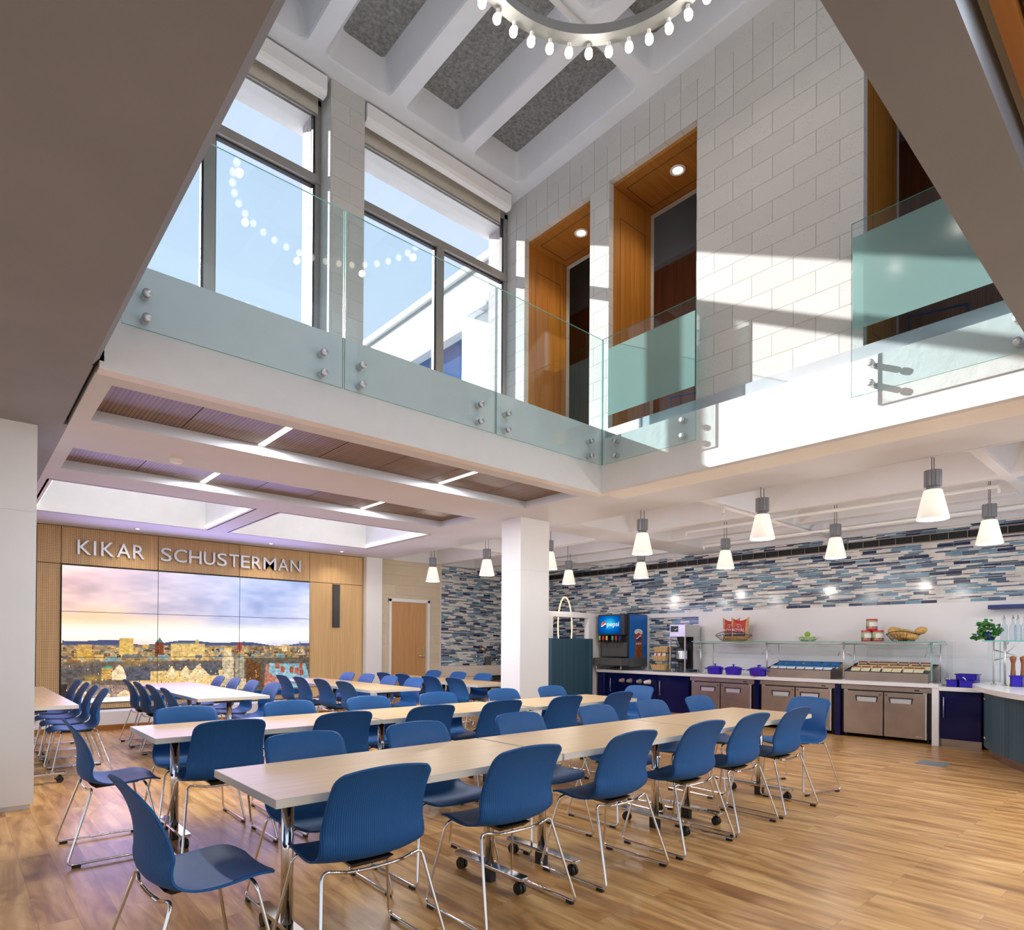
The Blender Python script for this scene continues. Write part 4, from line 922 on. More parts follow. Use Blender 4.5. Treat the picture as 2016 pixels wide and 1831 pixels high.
# low cabinet and counter at the right
q = thing('base_cabinet', (9.93, 2.27, 0), 'small glossy navy base cabinet between the worktop end and curved bar', 'cabinet')
B((.02, -.24, .105), (.66, .215, .742)).build('body', M['navy'], q); B((.03, -.24, 0), (.6, .215, .10)).build('kick_plate', M['steel'], q)
d = B((0, -.24, .108), (.02, .213, .740)).build('door', M['navy'], q, bevel=.002); bar_handle(d, .165, .39, .665)
tag(B((9.895, 2.02, .745), (10.6, 2.488, .80)).build('worktop', quartz, bevel=.003), 'short lower white worktop holding the blue bins', 'worktop')
# curved bar
def curve(P, n_=60): return [(p.x, p.y) for p in cat_rom([(a, b_, 0) for a, b_ in P], n_)]
def inset(P, d):
    out = []
    for i in range(len(P)):
        a = Vector(P[max(i-1, 0)]); b_ = Vector(P[min(i+1, len(P)-1)]); t = (b_-a).normalized(); nn = Vector((-t.y, t.x)); out.append((P[i][0]+nn.x*d, P[i][1]+nn.y*d))
    return out
TP = curve([(10.58, 2.0), (10.2, 2.06), (9.88, 2.08), (9.45, 2.02), (8.80, 1.79), (8.18, 1.50), (7.76, 1.22), (7.42, .82), (7.25, .2), (7.2, -1.4)])
q = thing('curved_bar', (0, 0, 0), 'curved serving bar with teal striped front and white top', 'counter')
MB().prism(TP+[(10.58, -1.4)], .815, .87).build('bar_top', quartz, q)
BP = curve([(10.56, 1.90), (10.2, 1.95), (9.78, 1.965), (9.50, 1.90), (9.15, 1.76), (8.72, 1.54), (8.35, 1.28), (7.95, .86), (7.65, .1), (7.6, -1.4)])
MB().prism(BP+[(10.56, -1.4)], .105, .815).build('body', M['teal'], q)
MB().prism(inset(BP, .05)+[(10.5, -1.35)], 0, .105).build('kick_plate', M['steel'], q)
for z in (.70, .22):
    for p in ((9.505, 1.895), (9.405, 1.868)):
        MB().ball((p[0]-.004, p[1]+.014, z), .011, 12).build('knob', M['chrome'], q)
# ---- drinks machine
q = thing('drinks_machine', (9.98, 7.75, .83), 'tall soda fountain with blue lit front and blue side panel', 'drinks machine')
B((.0, .0, .26), (.60, .70, 1.12)).build('body', M['black'], q, bevel=.006)
hd = B((-.11, .02, .69), (.02, .70, 1.115)).build('marquee', M['black'], q, bevel=.02)
pb = bpy.data.materials.new('lit_blue_sign'); n = nt(pb); tc = N(n, 'TexCoord'); gr = N(n, 'TexGradient', gradient_type='SPHERICAL'); n.links.new(mapping(n, tc.outputs['Object'], (1, 3.0, 4.2), (0, -1.15, -3.9)), gr.inputs[0])
e_ = N(n, 'Emission', Strength=1.0); n.links.new(ramp(n, gr.outputs['Fac'], [(0, (.0, .05, .28)), (.45, (.0, .16, .55)), (.9, (.05, .62, .95))]), e_.inputs[0]); o_ = N(n, 'OutputMaterial'); n.links.new(e_.outputs[0], o_.inputs[0])
B((-.116, .11, .725), (-.109, .675, 1.085)).build('lit_sign', pb, hd)
wl = emit('lit_white', (1, 1, 1), 1.0); rd = mat('label_red', (.62, .02, .02), .4, var=0); bl = mat('label_blue', (.0, .045, .30), .4, var=0); cyanm = mat('side_panel_blue', (.0, .14, .55), .35, var=.12, vs=2)
rdl = emit('lit_red', (.85, .12, .02), 1.0); bll = emit('lit_blue', (0, .08, .4), 1.0)
text_mesh('pepsi', 'sign_lettering', wl, hd, (-.118, .445, .845), FX, width=.30, height=.115, depth=.002)
def globe(parent, o, r, ax, mats):   # disc in three wavy bands
    for k_, (a0, a1, mm) in enumerate(((.18, 1, mats[0]), (-.16, .18, mats[1]), (-1, -.16, mats[2]))):
        P1 = []; 
        for t in range(17):
            v = -1+2*t/16; P1.append(v)
        mb = MB(); m_ = 14
        for t in range(m_):
            for (u0, u1) in ((-1+2*t/m_, -1+2*(t+1)/m_),):
                def zz(a, u): 
                    lim = math.sqrt(max(0, 1-u*u)); w = a+.22*math.sin(u*2.6)+.15*u
                    if a in (1, -1): w = a*lim
                    return max(-lim, min(lim, w))
                p = [(u0, zz(a0, u0)), (u1, zz(a0, u1)), (u1, zz(a1, u1)), (u0, zz(a1, u0))]
                if ax == 'x': vs = [(o[0], o[1]-a*r, o[2]+c_*r) for a, c_ in p]
                else: vs = [(o[0]+a*r, o[1], o[2]+c_*r) for a, c_ in p]
                mb.add(vs, [(0, 1, 2, 3)])
        mb.build('round_emblem', mm, parent)
globe(hd, (-.1175, .535, .90), .068, 'x', (rdl, wl, bll))
sd = B((.03, -.012, .24), (.60, .0, 1.105)).build('side_panel', cyanm, q)
cola = wood_mat('cola_in_glass', 'XZY', (.10, .02, .005), (.42, .12, .03), streak=(18, 9, 18))
g = MB(); z0 = .245; pr_ = [(.135, 0), (.125, .12), (.115, .28), (.135, .42), (.135, .50)]
g.add([(.31-w_, -.0145, z0+h_) for w_, h_ in pr_]+[(.31+w_, -.0145, z0+h_) for w_, h_ in pr_], [(i, 5+i, 6+i, i+1) for i in range(4)]); g.build('glass_picture', cola, sd)
g = MB(); g.lathe([(.0001, 0), (.135, 0)], 20, (.31, -.0150, z0+.52), ax=(0, -1, 0)); 
for v in g.v[:]: pass
g.v = [(v[0], v[1], z0+.52+(v[2]-z0-.52)*.45) for v in g.v]; g.build('foam_picture', M['white'], sd)
globe(sd, (.31, -.017, .66), .085, 'y', (rd, M['white'], bl))
text_mesh('pepsi', 'side_lettering', M['white'], sd, (.225, -.016, .50), (PI/2, 0, 0), width=.17, height=.06, depth=.002)
c = MB()
for i in range(6):
    y = .10+i*.09+(.06 if i > 2 else 0)
    B((-.115, y, .56), (-.02, y+.055, .685)).build('valve', M['black'], q)
    lb = [bl, rd, mat('label_green', (.10, .42, .20), .4, var=0) if i == 2 else rd, mat('label_yellow', (.75, .60, .03), .4, var=0) if i == 3 else rd, rd, mat('label_lime', (.30, .45, .05), .4, var=0) if i == 5 else rd][i]
    MB().quad((-.1165, y+.004, .60), (-.1165, y+.051, .60), (-.1165, y+.051, .68), (-.1165, y+.004, .68)).build('valve_label', lb, q)
    MB().tube([(-.07, y+.027, .56), (-.09, y+.027, .50), (-.075, y+.027, .44)], .004, 6).build('dispense_lever', M['black'], q)
grey = mat('dark_grey_splash', (.10, .10, .105), .4, var=.04)
B((-.008, .03, .27), (.0, .67, .555)).build('splash_plate', grey, q)
B((-.22, .0, .09), (.02, .72, .24)).build('drip_tray', grey, q, bevel=.006)
B((.02, -.01, .07), (.6, .71, .24)).build('base', grey, q)
for p in ((-.18, .04), (-.18, .66), (.5, .04), (.5, .66)): MB().cyl((*p, 0), (*p, .09), .012, 10).build('leg', M['alu'], q)
for i in range(5): MB().tube(fillet([(.1+.03*i, .2+.05*i, .08), (-.02, .25+.05*i, .02), (-.10+.01*i, .40+.03*i, .015), (.1, .6, .02)], .06), .008, 6).build('hose', grey, q)
# ---- bamboo baskets on a wire rack
bam = wood_mat('bamboo', 'YZX', (.55, .35, .15), (.74, .52, .26), grooves=(.045, .003))
q = thing('wire_rack', (10.0, 7.0, .83), 'black wire rack holding three bamboo bins beside the soda fountain', 'rack')
c = MB()
for y in (-.13, .16):
    c.tube([(-.02, y, .0), (.30, y, .0)], .004, 6).tube([(.30, y, 0), (.28, y, .44)], .004, 6).tube([(.0, y, .0), (.12, y, .42)], .004, 6)
for z, x in ((.03, .02), (.20, .06), (.36, .11)): c.tube([(x-.04, -.13, z), (x-.04, .16, z), (x+.2, .16, z), (x+.2, -.13, z)], .004, 6, closed=True)
c.build('wire_frame', M['black'], q)
for i, (x, z) in enumerate(((-.06, .03), (-.02, .20), (.03, .36))):
    b_ = thing('bamboo_bin', (10.0+x, 7.02, .83+z+.004), 'pale bamboo bin on the black rack, %s' % ('lowest', 'middle one, full of packets', 'topmost')[i], 'bin', 0, 'bamboo bins on the rack')
    MB().add([(-.0, -.13, 0), (.17, -.13, 0), (.17, .13, 0), (0, .13, 0), (-.035, -.155, .10), (.19, -.155, .12), (.19, .155, .12), (-.035, .155, .10)], [(3, 2, 1, 0), (0, 1, 5, 4), (1, 2, 6, 5), (2, 3, 7, 6), (3, 0, 4, 7)]).build('side_boards', bam, b_)
    if i == 1:
        for j in range(7):
            y = -.12+.035*j; MB().add([(.0, y, .05), (.0, y+.03, .05), (.02, y+.032, .15), (.02, y-.002, .15)], [(0, 1, 2, 3)]).add([(.05, y, .05), (.05, y+.03, .05), (.04, y+.034, .14), (.04, y, .14)], [(0, 1, 2, 3)]).build('sugar_packet', (M['white'], mat('pink_packet', (.75, .55, .5), .6), cola)[j % 3], b_)
# ---- coffee brewer
q = thing('coffee_brewer', (10.03, 6.66, .83), 'stainless coffee brewer with a steel and black urn', 'coffee maker')
c = MB(); c.box((0, -.165, .66), (.50, .165, .885)).box((.30, -.165, .05), (.50, .165, .66)).box((.0, -.165, .05), (.03, -.15, .66)).box((0, .15, .05), (.03, .165, .66)); c.build('housing', M['alu'], q, bevel=.004)
B((.29, -.148, .06), (.299, .148, .66)).build('inner_back', M['black'], q); B((-.004, -.02, .75), (0, .145, .86)).build('control_panel', M['black'], q)
MB().box((-.006, .03, .79), (-.004, .05, .80), 0).box((-.006, .0, .80), (-.004, .012, .81), 0).build('indicator', emit('green_led', (.2, 1, .3), 2), q)
MB().lathe([(.03, .50), (.055, .53), (.085, .62), (.09, .66)], 24, (.15, 0, 0)).build('brew_funnel', M['black'], q)
MB().lathe([(.0001, .012), (.085, .012), (.075, .03), (.06, .06), (.055, .14), (.075, .20), (.0001, .2)], 28, (.15, 0, 0)).build('urn_stand', M['black'], q)
MB().lathe([(.0001, .20), (.108, .20), (.108, .25)], 28, (.15, 0, 0)).build('urn_base', M['black'], q); MB().lathe([(.108, .40), (.105, .44), (.08, .47), (.03, .49), (.0001, .49)], 28, (.15, 0, 0)).build('urn_lid', M['black'], q)
MB().lathe([(.105, .245), (.105, .405)], 28, (.15, 0, 0)).build('urn_body', M['chrome'], q)
for p in ((.04, -.14), (.04, .14), (.46, -.14), (.46, .14)): MB().cyl((*p, 0), (*p, .05), .012, 10).build('leg', M['alu'], q)
# ---- violet-blue cooking pots
pot_m = mat('ultramarine_enamel', (.035, .008, .50), .18, var=.03, coat=.4)
def pot(x, y, s_, lab):
    q = thing('cooking_pot', (x, y, .83), lab, 'pot', 0, 'blue enamel pots')
    MB().lathe([(.0001, .0), (.118*s_, .0), (.132*s_, .02), (.142*s_, .10), (.146*s_, .112)], 32).build('bowl', pot_m, q)
    MB().lathe([(.148*s_, .112), (.135*s_, .128), (.08*s_, .146), (.0001, .152)], 32).build('lid', pot_m, q)
    MB().lathe([(.0001, .150), (.010, .150), (.008, .163), (.026, .172), (.024, .180), (.0001, .182)], 12).build('lid_knob', pot_m, q)
    for e_ in (-1, 1): MB().tube(fillet([(-.05, e_*.138*s_, .092), (-.045, e_*.19*s_, .096), (.045, e_*.19*s_, .096), (.05, e_*.138*s_, .092)], .02), .008, 8).build('side_handle', pot_m, q)
pot(10.06, 5.90, .98, 'ultramarine lidded pot on the worktop, leftmost'); pot(10.06, 5.55, .98, 'ultramarine lidded pot on the worktop, second from the left')
pot(10.22, 5.16, .96, 'ultramarine lidded pot standing behind the rightmost one'); pot(9.99, 5.07, 1.0, 'ultramarine lidded pot in front, beside the snack tray')
# ---- sneeze guards
def post(q, x, y, z0=.0, z1=.565, r=.014):
    MB().cyl((x, y, z0), (x, y, z1), r, 12).cyl((x, y, z0), (x, y, z0+.012), .028, 14).build('post', M['alu'], q)
def bracket(q, x, y, z):
    c = MB().tube([(x, y, z), (x-.02, y-.05, z)], .006, 6).tube([(x, y, z), (x-.02, y+.05, z)], .006, 6)
    for e_ in (-1, 1): c.tube([(x-.02, y+e_*.05, z), (x-.02, y+e_*.05, z+.05)], .005, 6).tube([(x-.02, y+e_*.05, z), (x+.03, y+e_*.09, z-.07)], .005, 6)
    c.build('clamp', M['alu'], q)
def guard(y0, y1, posts, lab, x0=10.0):
    yc = (y0+y1)/2; q = thing('sneeze_guard', (x0, yc, .83), lab, 'sneeze guard', 0, 'glass sneeze guards')
    for y in posts: post(q, 0, y-yc); post(q, .42, y-yc, 0, .55, .010); bracket(q, -.0, y-yc, .43)
    B((-.06, y0-yc, .566), (.46, y1-yc, .576)).build('glass_shelf', [M['glass']], q)
    MB().box((-.064, y0-yc, .565), (-.0605, y1-yc, .577)).build('shelf_edge', M['edge'], q)
    MB().add([(-.055, y0-yc+.03, .50), (-.055, y1-yc-.03, .50), (.05, y1-yc-.03, .29), (.05, y0-yc+.03, .29)], [(0, 1, 2, 3)]).build('tilted_glass', M['rail'], q)
    MB().box((-.058, y0-yc+.03, .498), (-.052, y1-yc-.03, .504)).build('glass_edge', M['edge'], q)
    MB().cyl((.02, y0-yc, .54), (.02, y1-yc, .54), .010, 10).build('rail', M['alu'], q)
    return q
guard(4.94, 6.30, (6.15,), 'glass sneeze guard over the blue pots, left of three')
guard(3.75, 4.935, (4.925,), 'glass sneeze guard over the blue snack tray, middle of three')
q = guard(2.42, 3.745, (3.735, 2.60), 'glass sneeze guard over the cookie tray, right of three')
for x_ in (0, .42): MB().add([(x_-.02, -.655, .04), (x_+.30 if x_ == 0 else x_, -.655, .04), (x_+.30 if x_ == 0 else x_, -.655, .55), (x_-.02, -.655, .55)], [(0, 1, 2, 3)]).build('end_glass', M['rail'], q)
MB().box((-.05, -.50, .04), (-.046, -.49, .55)).build('glass_edge', M['edge'], q)
# ---- stainless trays of packets
def tray(y0, y1, lab):
    yc = (y0+y1)/2; h = (y1-y0)/2; q = thing('display_tray', (9.99, yc, .83), lab, 'tray', 0, 'tilted display trays')
    c = MB(); c.add([(0, -h, 0), (0, h, 0), (.50, h, 0), (.50, -h, 0), (0, -h, .135), (0, h, .135), (.50, h, .245), (.50, -h, .245)], [(3, 2, 1, 0), (0, 4, 5, 1), (1, 5, 6, 2), (2, 6, 7, 3), (3, 7, 4, 0)])
    c.build('casing', M['steel'], q)
    MB().add([(.012, -h+.012, .128), (.012, h-.012, .128), (.49, h-.012, .238), (.49, -h+.012, .238)], [(0, 1, 2, 3)]).build('black_insert', M['black'], q)
    c = MB(); c.tube([(0, -h, .136), (0, h, .136), (.5, h, .246), (.5, -h, .246)], .006, 6, closed=True); c.build('rim', M['black'], q)
    return q
tray(3.92, 4.925, 'tilted stainless tray of blue snack packets'); tray(2.64, 3.72, 'tilted stainless tray of brown and cream cookie packets')
def packet(x, y, z, w, h, mats, tilt, lab, grp, wr=None):
    q = thing('snack_packet', (x, y, z), lab, 'packet', random.uniform(-.15, .15), grp)
    def f(u, v):
        b_ = math.sin(PI*min(max(v, .0), 1))**.6*math.sin(PI*u)**.5 if 0 < u < 1 and 0 < v < 1 else 0
        return (-.018*b_+v*h*math.sin(tilt), (u-.5)*w, v*h*math.cos(tilt))
    def g_(u, v): p = f(u, v); return (2*v*h*math.sin(tilt)-p[0]+.002, p[1], p[2])
    a = MB(); nu, nv = 6, 8
    for fn, fl in ((f, False), (g_, True)):
        for j in range(nv):
            for i in range(nu):
                P = [fn(i/nu, j/nv), fn((i+1)/nu, j/nv), fn((i+1)/nu, (j+1)/nv), fn(i/nu, (j+1)/nv)]; a.add(P, [(0, 1, 2, 3)] if fl else [(3, 2, 1, 0)], 1 if j >= nv*.68 else (2 if j < nv*.22 and len(mats) > 2 else 0), True)
    a.build('wrapper', mats, q)
    if wr: text_mesh(wr[0], 'lettering', wr[1], q, (-.021+h*.35*math.sin(tilt), w*.32, h*.38*math.cos(tilt)), FX, width=w*.64, height=h*.20, depth=.0005)
bw = mat('blue_wrapper', (.0, .14, .42), .3, var=.15, vs=30); ww = mat('white_wrapper', (.72, .80, .88), .35, var=.1, vs=40); yw = mat('yellow_wrapper', (.85, .66, .02), .35, var=.1)
cw = mat('cream_wrapper', (.72, .68, .44), .4, var=.12, vs=40); brw = mat('brown_wrapper', (.30, .09, .03), .35, var=.2, vs=30); pinkl = mat('pink_lettering', (.62, .12, .2), .5, var=0); darkl = mat('dark_lettering', (.06, .06, .04), .5, var=0)
RO = ('front', 'middle', 'back'); NTH = ('leftmost', 'second from left', 'third from left', 'in the middle', 'third from right', 'second from right', 'rightmost')
for r in range(3):
    for i in range(7):
        y = 4.84-i*.142-(r % 2)*.04; x = 10.03+r*.15
        packet(x, y, .83+.128+r*.034, .125, .10, [ww if r == 0 else bw, bw, ww], .9, 'blue and white snack packet, %s row of left tray, %s' % (RO[r], NTH[i]), 'snack packets in the %s row of the left tray' % RO[r], ('Snack', pinkl) if False else None)
for i, y in enumerate((4.76, 4.44, 4.12)): packet(10.36, y, 1.045, .13, .06, [yw, yw], 1.2, 'yellow packet lying on top at the back of the left tray, %s' % ('left', 'middle', 'right')[i], 'yellow packets')
for r in range(3):
    for i in range(7):
        y = 3.60-i*.138-(r % 2)*.05+random.uniform(-.01, .01); x = 10.04+r*.14
        packet(x, y, .83+.128+r*.033, .125, .115, [cw, brw], .75, 'cream and brown cookie packet, %s row of right tray, %s' % (RO[r], NTH[i]), 'cookie packets in the %s row of the right tray' % RO[r])
# ---- things on the glass shelf (top at z 1.406)
ZS = 1.407
def wire_basket(x, y, w, d, h, lab, tilt=0.0):
    q = thing('wire_basket', (x, y, ZS), lab, 'basket'); c = MB(); n_ = 28
    def ring(k_, z): return [(d*k_*math.cos(2*PI*i/n_), w*k_*math.sin(2*PI*i/n_), z+tilt*math.cos(4*PI*i/n_)*z) for i in range(n_)]
    for k_, z in ((.62, .004), (.74, h*.33), (.86, h*.66)): c.tube(ring(k_, z), .0022, 5, closed=True)
    c.tube(ring(1, h), .0055, 6, closed=True)
    R0, R1 = ring(.62, .004), ring(1, h)
    for i in range(n_): c.tube([R0[i], R1[i]], .0018, 4)
    c.build('wire', M['black'], q); MB().lathe([(.0001, .003), (.5, .003)], 24).build('base', M['black'], q)
    b_ = [o for o in q.children if o.name.startswith('base')][0]; b_.scale = (d*.62*2, w*.62*2, 1); return q
wire_basket(10.25, 5.66, .33*.5*2.05, .14, .135, 'black wire basket holding two red rice bags', .3)
wire_basket(10.25, 3.02, .215, .15, .125, 'black wire basket heaped with pasta bags', .2)
redb = mat('red_rice_bag', (.48, .025, .02), .45, var=.1); tanb = mat('tan_rice_bag', (.55, .33, .14), .6, var=.15, vs=20); navl = mat('dark_band', (.03, .03, .06), .5, var=0)
def bag(y, lab, cov):
    q = thing('rice_bag', (10.27, y, ZS+.006), lab, 'bag', 0, 'red rice bags')
    W_, H_ = .335, .40
    def f(u, v, s_=-1):
        w = W_/2*(1-.06*math.sin(PI*v)); top = .045*(abs(2*u-1)**2)*max(0, (v-.8)/.2); b_ = (max(0, math.sin(PI*u))**.5)*(max(0, math.sin(PI*min(1, v*.98+.01)))**.5)
        return (s_*.055*b_, (u-.5)*2*w, v*H_*.88+top*1.6)
    a = MB(); nu, nv = 14, 16
    for s_ in (-1, 1):
        for j in range(nv):
            for i in range(nu):
                P = [f(i/nu, j/nv, s_), f((i+1)/nu, j/nv, s_), f((i+1)/nu, (j+1)/nv, s_), f(i/nu, (j+1)/nv, s_)]
                mm = 1 if (i < 2 or i > nu-3) else (0 if j > nv*.42 else (2 if j > nv*.24 else 1)); a.add(P, [(3, 2, 1, 0)] if s_ < 0 else [(0, 1, 2, 3)], mm, True)
    a.build('sack', [redb, tanb, navl], q)
    text_mesh('ROYAL', 'lettering', M['white'], q, (-.062, .115, .165), FX, width=.235, height=.052, depth=.002)
    text_mesh('BASMATI RICE', 'lettering', M['white'], q, (-.062, .115, .118), FX, width=.23, height=.026, depth=.002)
    MB().lathe([(.055, 0), (.060, 0)], 20, (-.061, 0, .235), ax=(-1, 0, 0), a0=0, a1=PI).build('emblem_arc', M['white'], q)
    MB().ball((-.060, 0, .248), .018, 10, sc=(.2, 1, 1)).build('emblem', tanb, q)
    return q
bag(5.545, 'red and tan ROYAL rice bag in the wire basket, front one', 0); q = bag(5.76, 'red and tan ROYAL rice bag in the wire basket, half hidden behind the other', 0); q.location.x = 10.36
# fruit bowl
q = thing('fruit_bowl', (10.25, 4.37, ZS), 'pale scalloped wire fruit bowl with green apples', 'bowl'); c = MB()
for i in range(20):
    a = 2*PI*i/20; c.tube([(.05*math.cos(a), .06*math.sin(a), .004), (.10*math.cos(a+.1), .13*math.sin(a+.1), .028), (.15*math.cos(a), .20*math.sin(a), .075)], .003, 5)
for k_, z in ((.05, .004), (.10, .028), (.125, .05), (.15, .075)): c.tube([(k_*math.cos(2*PI*i/30), k_*1.3*math.sin(2*PI*i/30), z) for i in range(30)], .003, 5, closed=True)
c.build('wire', M['white'], q)
app = mat('green_apple_skin', (.26, .48, .03), .25, var=.15, vs=14); stem = mat('brown_stem', (.10, .05, .02), .7, var=0)
for i, (x, y, z) in enumerate(((10.23, 4.46, .048), (10.22, 4.37, .045), (10.23, 4.28, .046), (10.24, 4.375, .115), (10.32, 4.42, .05))):
    q = thing('apple', (x, y, ZS+z), 'green apple in the pale bowl, %s' % ('left one', 'front middle one', 'right one', 'top one', 'rear one')[i], 'apple', 0, 'green apples')
    MB().lathe([(.0001, -.034), (.018, -.040), (.038, -.022), (.044, .004), (.036, .030), (.016, .038), (.0001, .028)], 18).build('fruit', app, q); MB().cyl((0, 0, .028), (.004, 0, .05), .002, 5).build('stem', stem, q)
# cans
canr = mat('red_can_band', (.55, .02, .04), .3, var=.05); cang = bpy.data.materials.new('vegetable_can_label'); n, b = bsdf(cang, (.5, .6, .4), .3)
tc = N(n, 'TexCoord'); vo = N(n, 'TexVoronoi', Scale=22); n.links.new(tc.outputs['Object'], vo.inputs['Vector']); sp = N(n, 'SeparateXYZ'); n.links.new(tc.outputs['Object'], sp.inputs[0])
lo_ = ramp(n, vo.outputs['Distance'], [(0, (.60, .05, .03)), (.4, (.65, .30, .2)), (.7, (.03, .12, .02))]); n.links.new(mixc(n, ramp(n, math_(n, 'MULTIPLY', sp.outputs[2], 6), [(.33, (0, 0, 0)), (.45, (1, 1, 1))]), lo_, (.36, .48, .26)), b.inputs['Base Color'])
for i, (y, z) in enumerate(((3.508, 0), (3.355, 0), (3.44, .170))):
    q = thing('food_can', (10.27, y, ZS+z), 'large vegetable can with red bands, %s' % ('lower left', 'lower right', 'stacked on top')[i], 'can', 0, 'stacked vegetable cans')
    MB().lathe([(.0001, 0), (.074, 0), (.076, .004), (.076, .022)], 28).build('red_band', canr, q); MB().lathe([(.076, .140), (.076, .162), (.073, .167), (.0001, .165)], 28).build('red_band', canr, q)
    MB().lathe([(.0755, .022), (.0755, .140)], 28).build('label_band', cang, q)
    MB().lathe([(.0762, .055), (.0762, .120)], 14, a0=PI*.72, a1=PI*1.28+.3).build('white_label', M['white'], q)
# pasta bags
pas = mat('dry_pasta', (.66, .40, .12), .55, var=.45, vs=70, bump=.9, bs=60)
for i, (x, y, z, sc, rx) in enumerate(((10.26, 3.08, .11, (.085, .155, .085), .5), (10.22, 2.97, .10, (.085, .16, .075), .25), (10.26, 2.80, .155, (.06, .085, .055), -.3))):
    q = MB().ball((0, 0, 0), 1, 24, sc=sc).build('pasta_bag', pas); q.location = (x, y, ZS+z); q.rotation_euler = (rx, 0, 0)
    tag(q, 'clear bag of dry pasta in the wire basket, %s' % ('upper left', 'front middle', 'small one sticking out at right')[i], 'bag', 'pasta bags')
# ---- wall shelf, plant, bottles, blue bins, mills
tag(B((10.38, -1, 1.845), (10.60, 2.052, 1.90)).build('wall_shelf', mat('blue_shelf', (.006, .022, .14), .35, var=0), bevel=.002), 'dark blue floating shelf on the white wall at right', 'shelf')
x0 = 9.62; q = thing('sneeze_guard', (x0, 1.2, .87), 'glass sneeze guard over the curved bar at the right edge', 'sneeze guard')
for dy in (.53, .66): MB().cyl((0 if dy < .6 else .10, dy, 0), (0 if dy < .6 else .10, dy, .535), .014 if dy < .6 else .009, 12).cyl((0 if dy < .6 else .10, dy, 0), (0 if dy < .6 else .10, dy, .012), .028, 14).build('post', M['alu'], q)
B((-.10, -1.5, .536), (.40, .735, .548)).build('glass_shelf', M['glass'], q); MB().box((-.104, -1.5, .535), (-.1, .735, .549)).box((-.1, .735, .535), (.40, .738, .549)).build('shelf_edge', M['edge'], q)
MB().add([(-.02, .70, .03), (.36, .70, .03), (.36, .70, .53), (-.02, .70, .53)], [(0, 1, 2, 3)]).build('end_glass', M['rail'], q); B((.01, .575, .03), (.016, .583, .53)).build('glass_edge', M['edge'], q)
MB().tube([(.10, .66, .43), (-.02, .40, .36)], .007, 6).tube([(.10, .66, .30), (.0, .45, .36)], .007, 6).tube([(0, .53, .40), (.02, .50, .53)], .006, 6).tube([(0, .53, .38), (-.02, .38, .53)], .006, 6).build('strut', M['alu'], q)
bt = glass('bottle_glass', (.86, .92, .95), 1.5)
for i, (x, y) in enumerate(((9.66, 1.745), (9.64, 1.655), (9.74, 1.625), (9.64, 1.545))):
    q = thing('oil_bottle', (x, y, 1.419), 'clear glass bottle with steel pourer on the glass shelf, %s' % ('leftmost', 'second from left', 'third, set a little back', 'rightmost')[i], 'bottle', 0, 'clear pourer bottles')
    MB().lathe([(.0001, .0), (.033, .0), (.036, .01), (.036, .155), (.030, .185), (.014, .205), (.012, .255), (.015, .262)], 20).build('glass_body', bt, q)
    MB().lathe([(.012, .255), (.016, .262), (.014, .275), (.006, .28), (.004, .31), (.0001, .31)], 12).build('pourer', M['chrome'], q)
q = thing('potted_plant', (9.86, 1.93, 1.42), 'leafy green trailing plant in a dark blue pot on the glass shelf', 'plant')
MB().lathe([(.0001, 0), (.05, 0), (.065, .11), (.0001, .10)], 20).build('pot', bpy.data.materials['blue_shelf'], q)
leafm = mat('ivy_leaf', (.03, .16, .025), .4, var=.4, vs=25); c = MB(); rnd = random.Random(5)
for i in range(150):
    a = rnd.random()*2*PI; rr = rnd.random()**.6; h = rnd.random()
    px = .11*rr*math.cos(a); py = .02+.15*rr*math.sin(a)+(.03 if h < .4 else 0); pz = .02+h*.26*(1-.35*rr); s_ = .022+.018*rnd.random()
    if py > .10 and rnd.random() < .4: pz *= .35
    nrm = Vector((rnd.uniform(-1, 0), rnd.uniform(-.7, .7), rnd.uniform(0, 1))).normalized(); t = nrm.orthogonal().normalized(); t.rotate(Matrix.Rotation(rnd.random()*6, 3, nrm)); b_ = nrm.cross(t); p = Vector((px, py, pz))
    c.add([p-t*s_, p+b_*s_*.75-t*s_*.2, p+b_*s_*.4+t*s_*.5, p+t*s_*1.1, p-b_*s_*.4+t*s_*.5, p-b_*s_*.75-t*s_*.2, p+nrm*s_*.25], [(0, 1, 6), (1, 2, 6), (2, 3, 6), (3, 4, 6), (4, 5, 6), (5, 0, 6)])
c.build('foliage', leafm, q)
binm = mat('ultramarine_bin', (.02, .005, .42), .3, var=.03)
def bin_(x, y, z, w, d, h, lab, lip=True):
    q = thing('blue_bin', (x, y, z), lab, 'bin', 0, 'ultramarine bins'); t = .006
    c = MB(); c.box((-d, -w, 0), (d, w, t)).box((-d, -w, 0), (-d+t, w, h)).box((d-t, -w, 0), (d, w, h)).box((-d, -w, 0), (d, -w+t, h)).box((-d, w-t, 0), (d, w, h))
    if lip: c.box((-d-.012, -w-.016, h-.012), (-d+t, w+.016, h)).box((d-t, -w-.016, h-.012), (d+.012, w+.016, h)).box((-d, -w-.016, h-.012), (d, -w, h)).box((-d, w, h-.012), (d, w+.016, h))
    c.build('walls', binm, q); return q
bin_(10.28, 2.25, .80, .115, .09, .17, 'tall ultramarine bin at the back of the short worktop')
bin_(10.06, 2.36, .80, .062, .08, .095, 'low ultramarine bin on the short worktop, left one'); bin_(10.06, 2.205, .80, .080, .08, .095, 'low ultramarine bin on the short worktop, right one')
q = thing('tongs', (10.06, 2.36, .815), 'steel serving tongs sticking out of the left low bin', 'tongs'); MB().tube([(0, -.03, 0), (-.01, .03, .07), (-.02, .10, .12)], .005, 6).tube([(.01, -.03, 0), (.0, .04, .065), (-.01, .105, .10)], .005, 6).build('arms', M['chrome'], q)
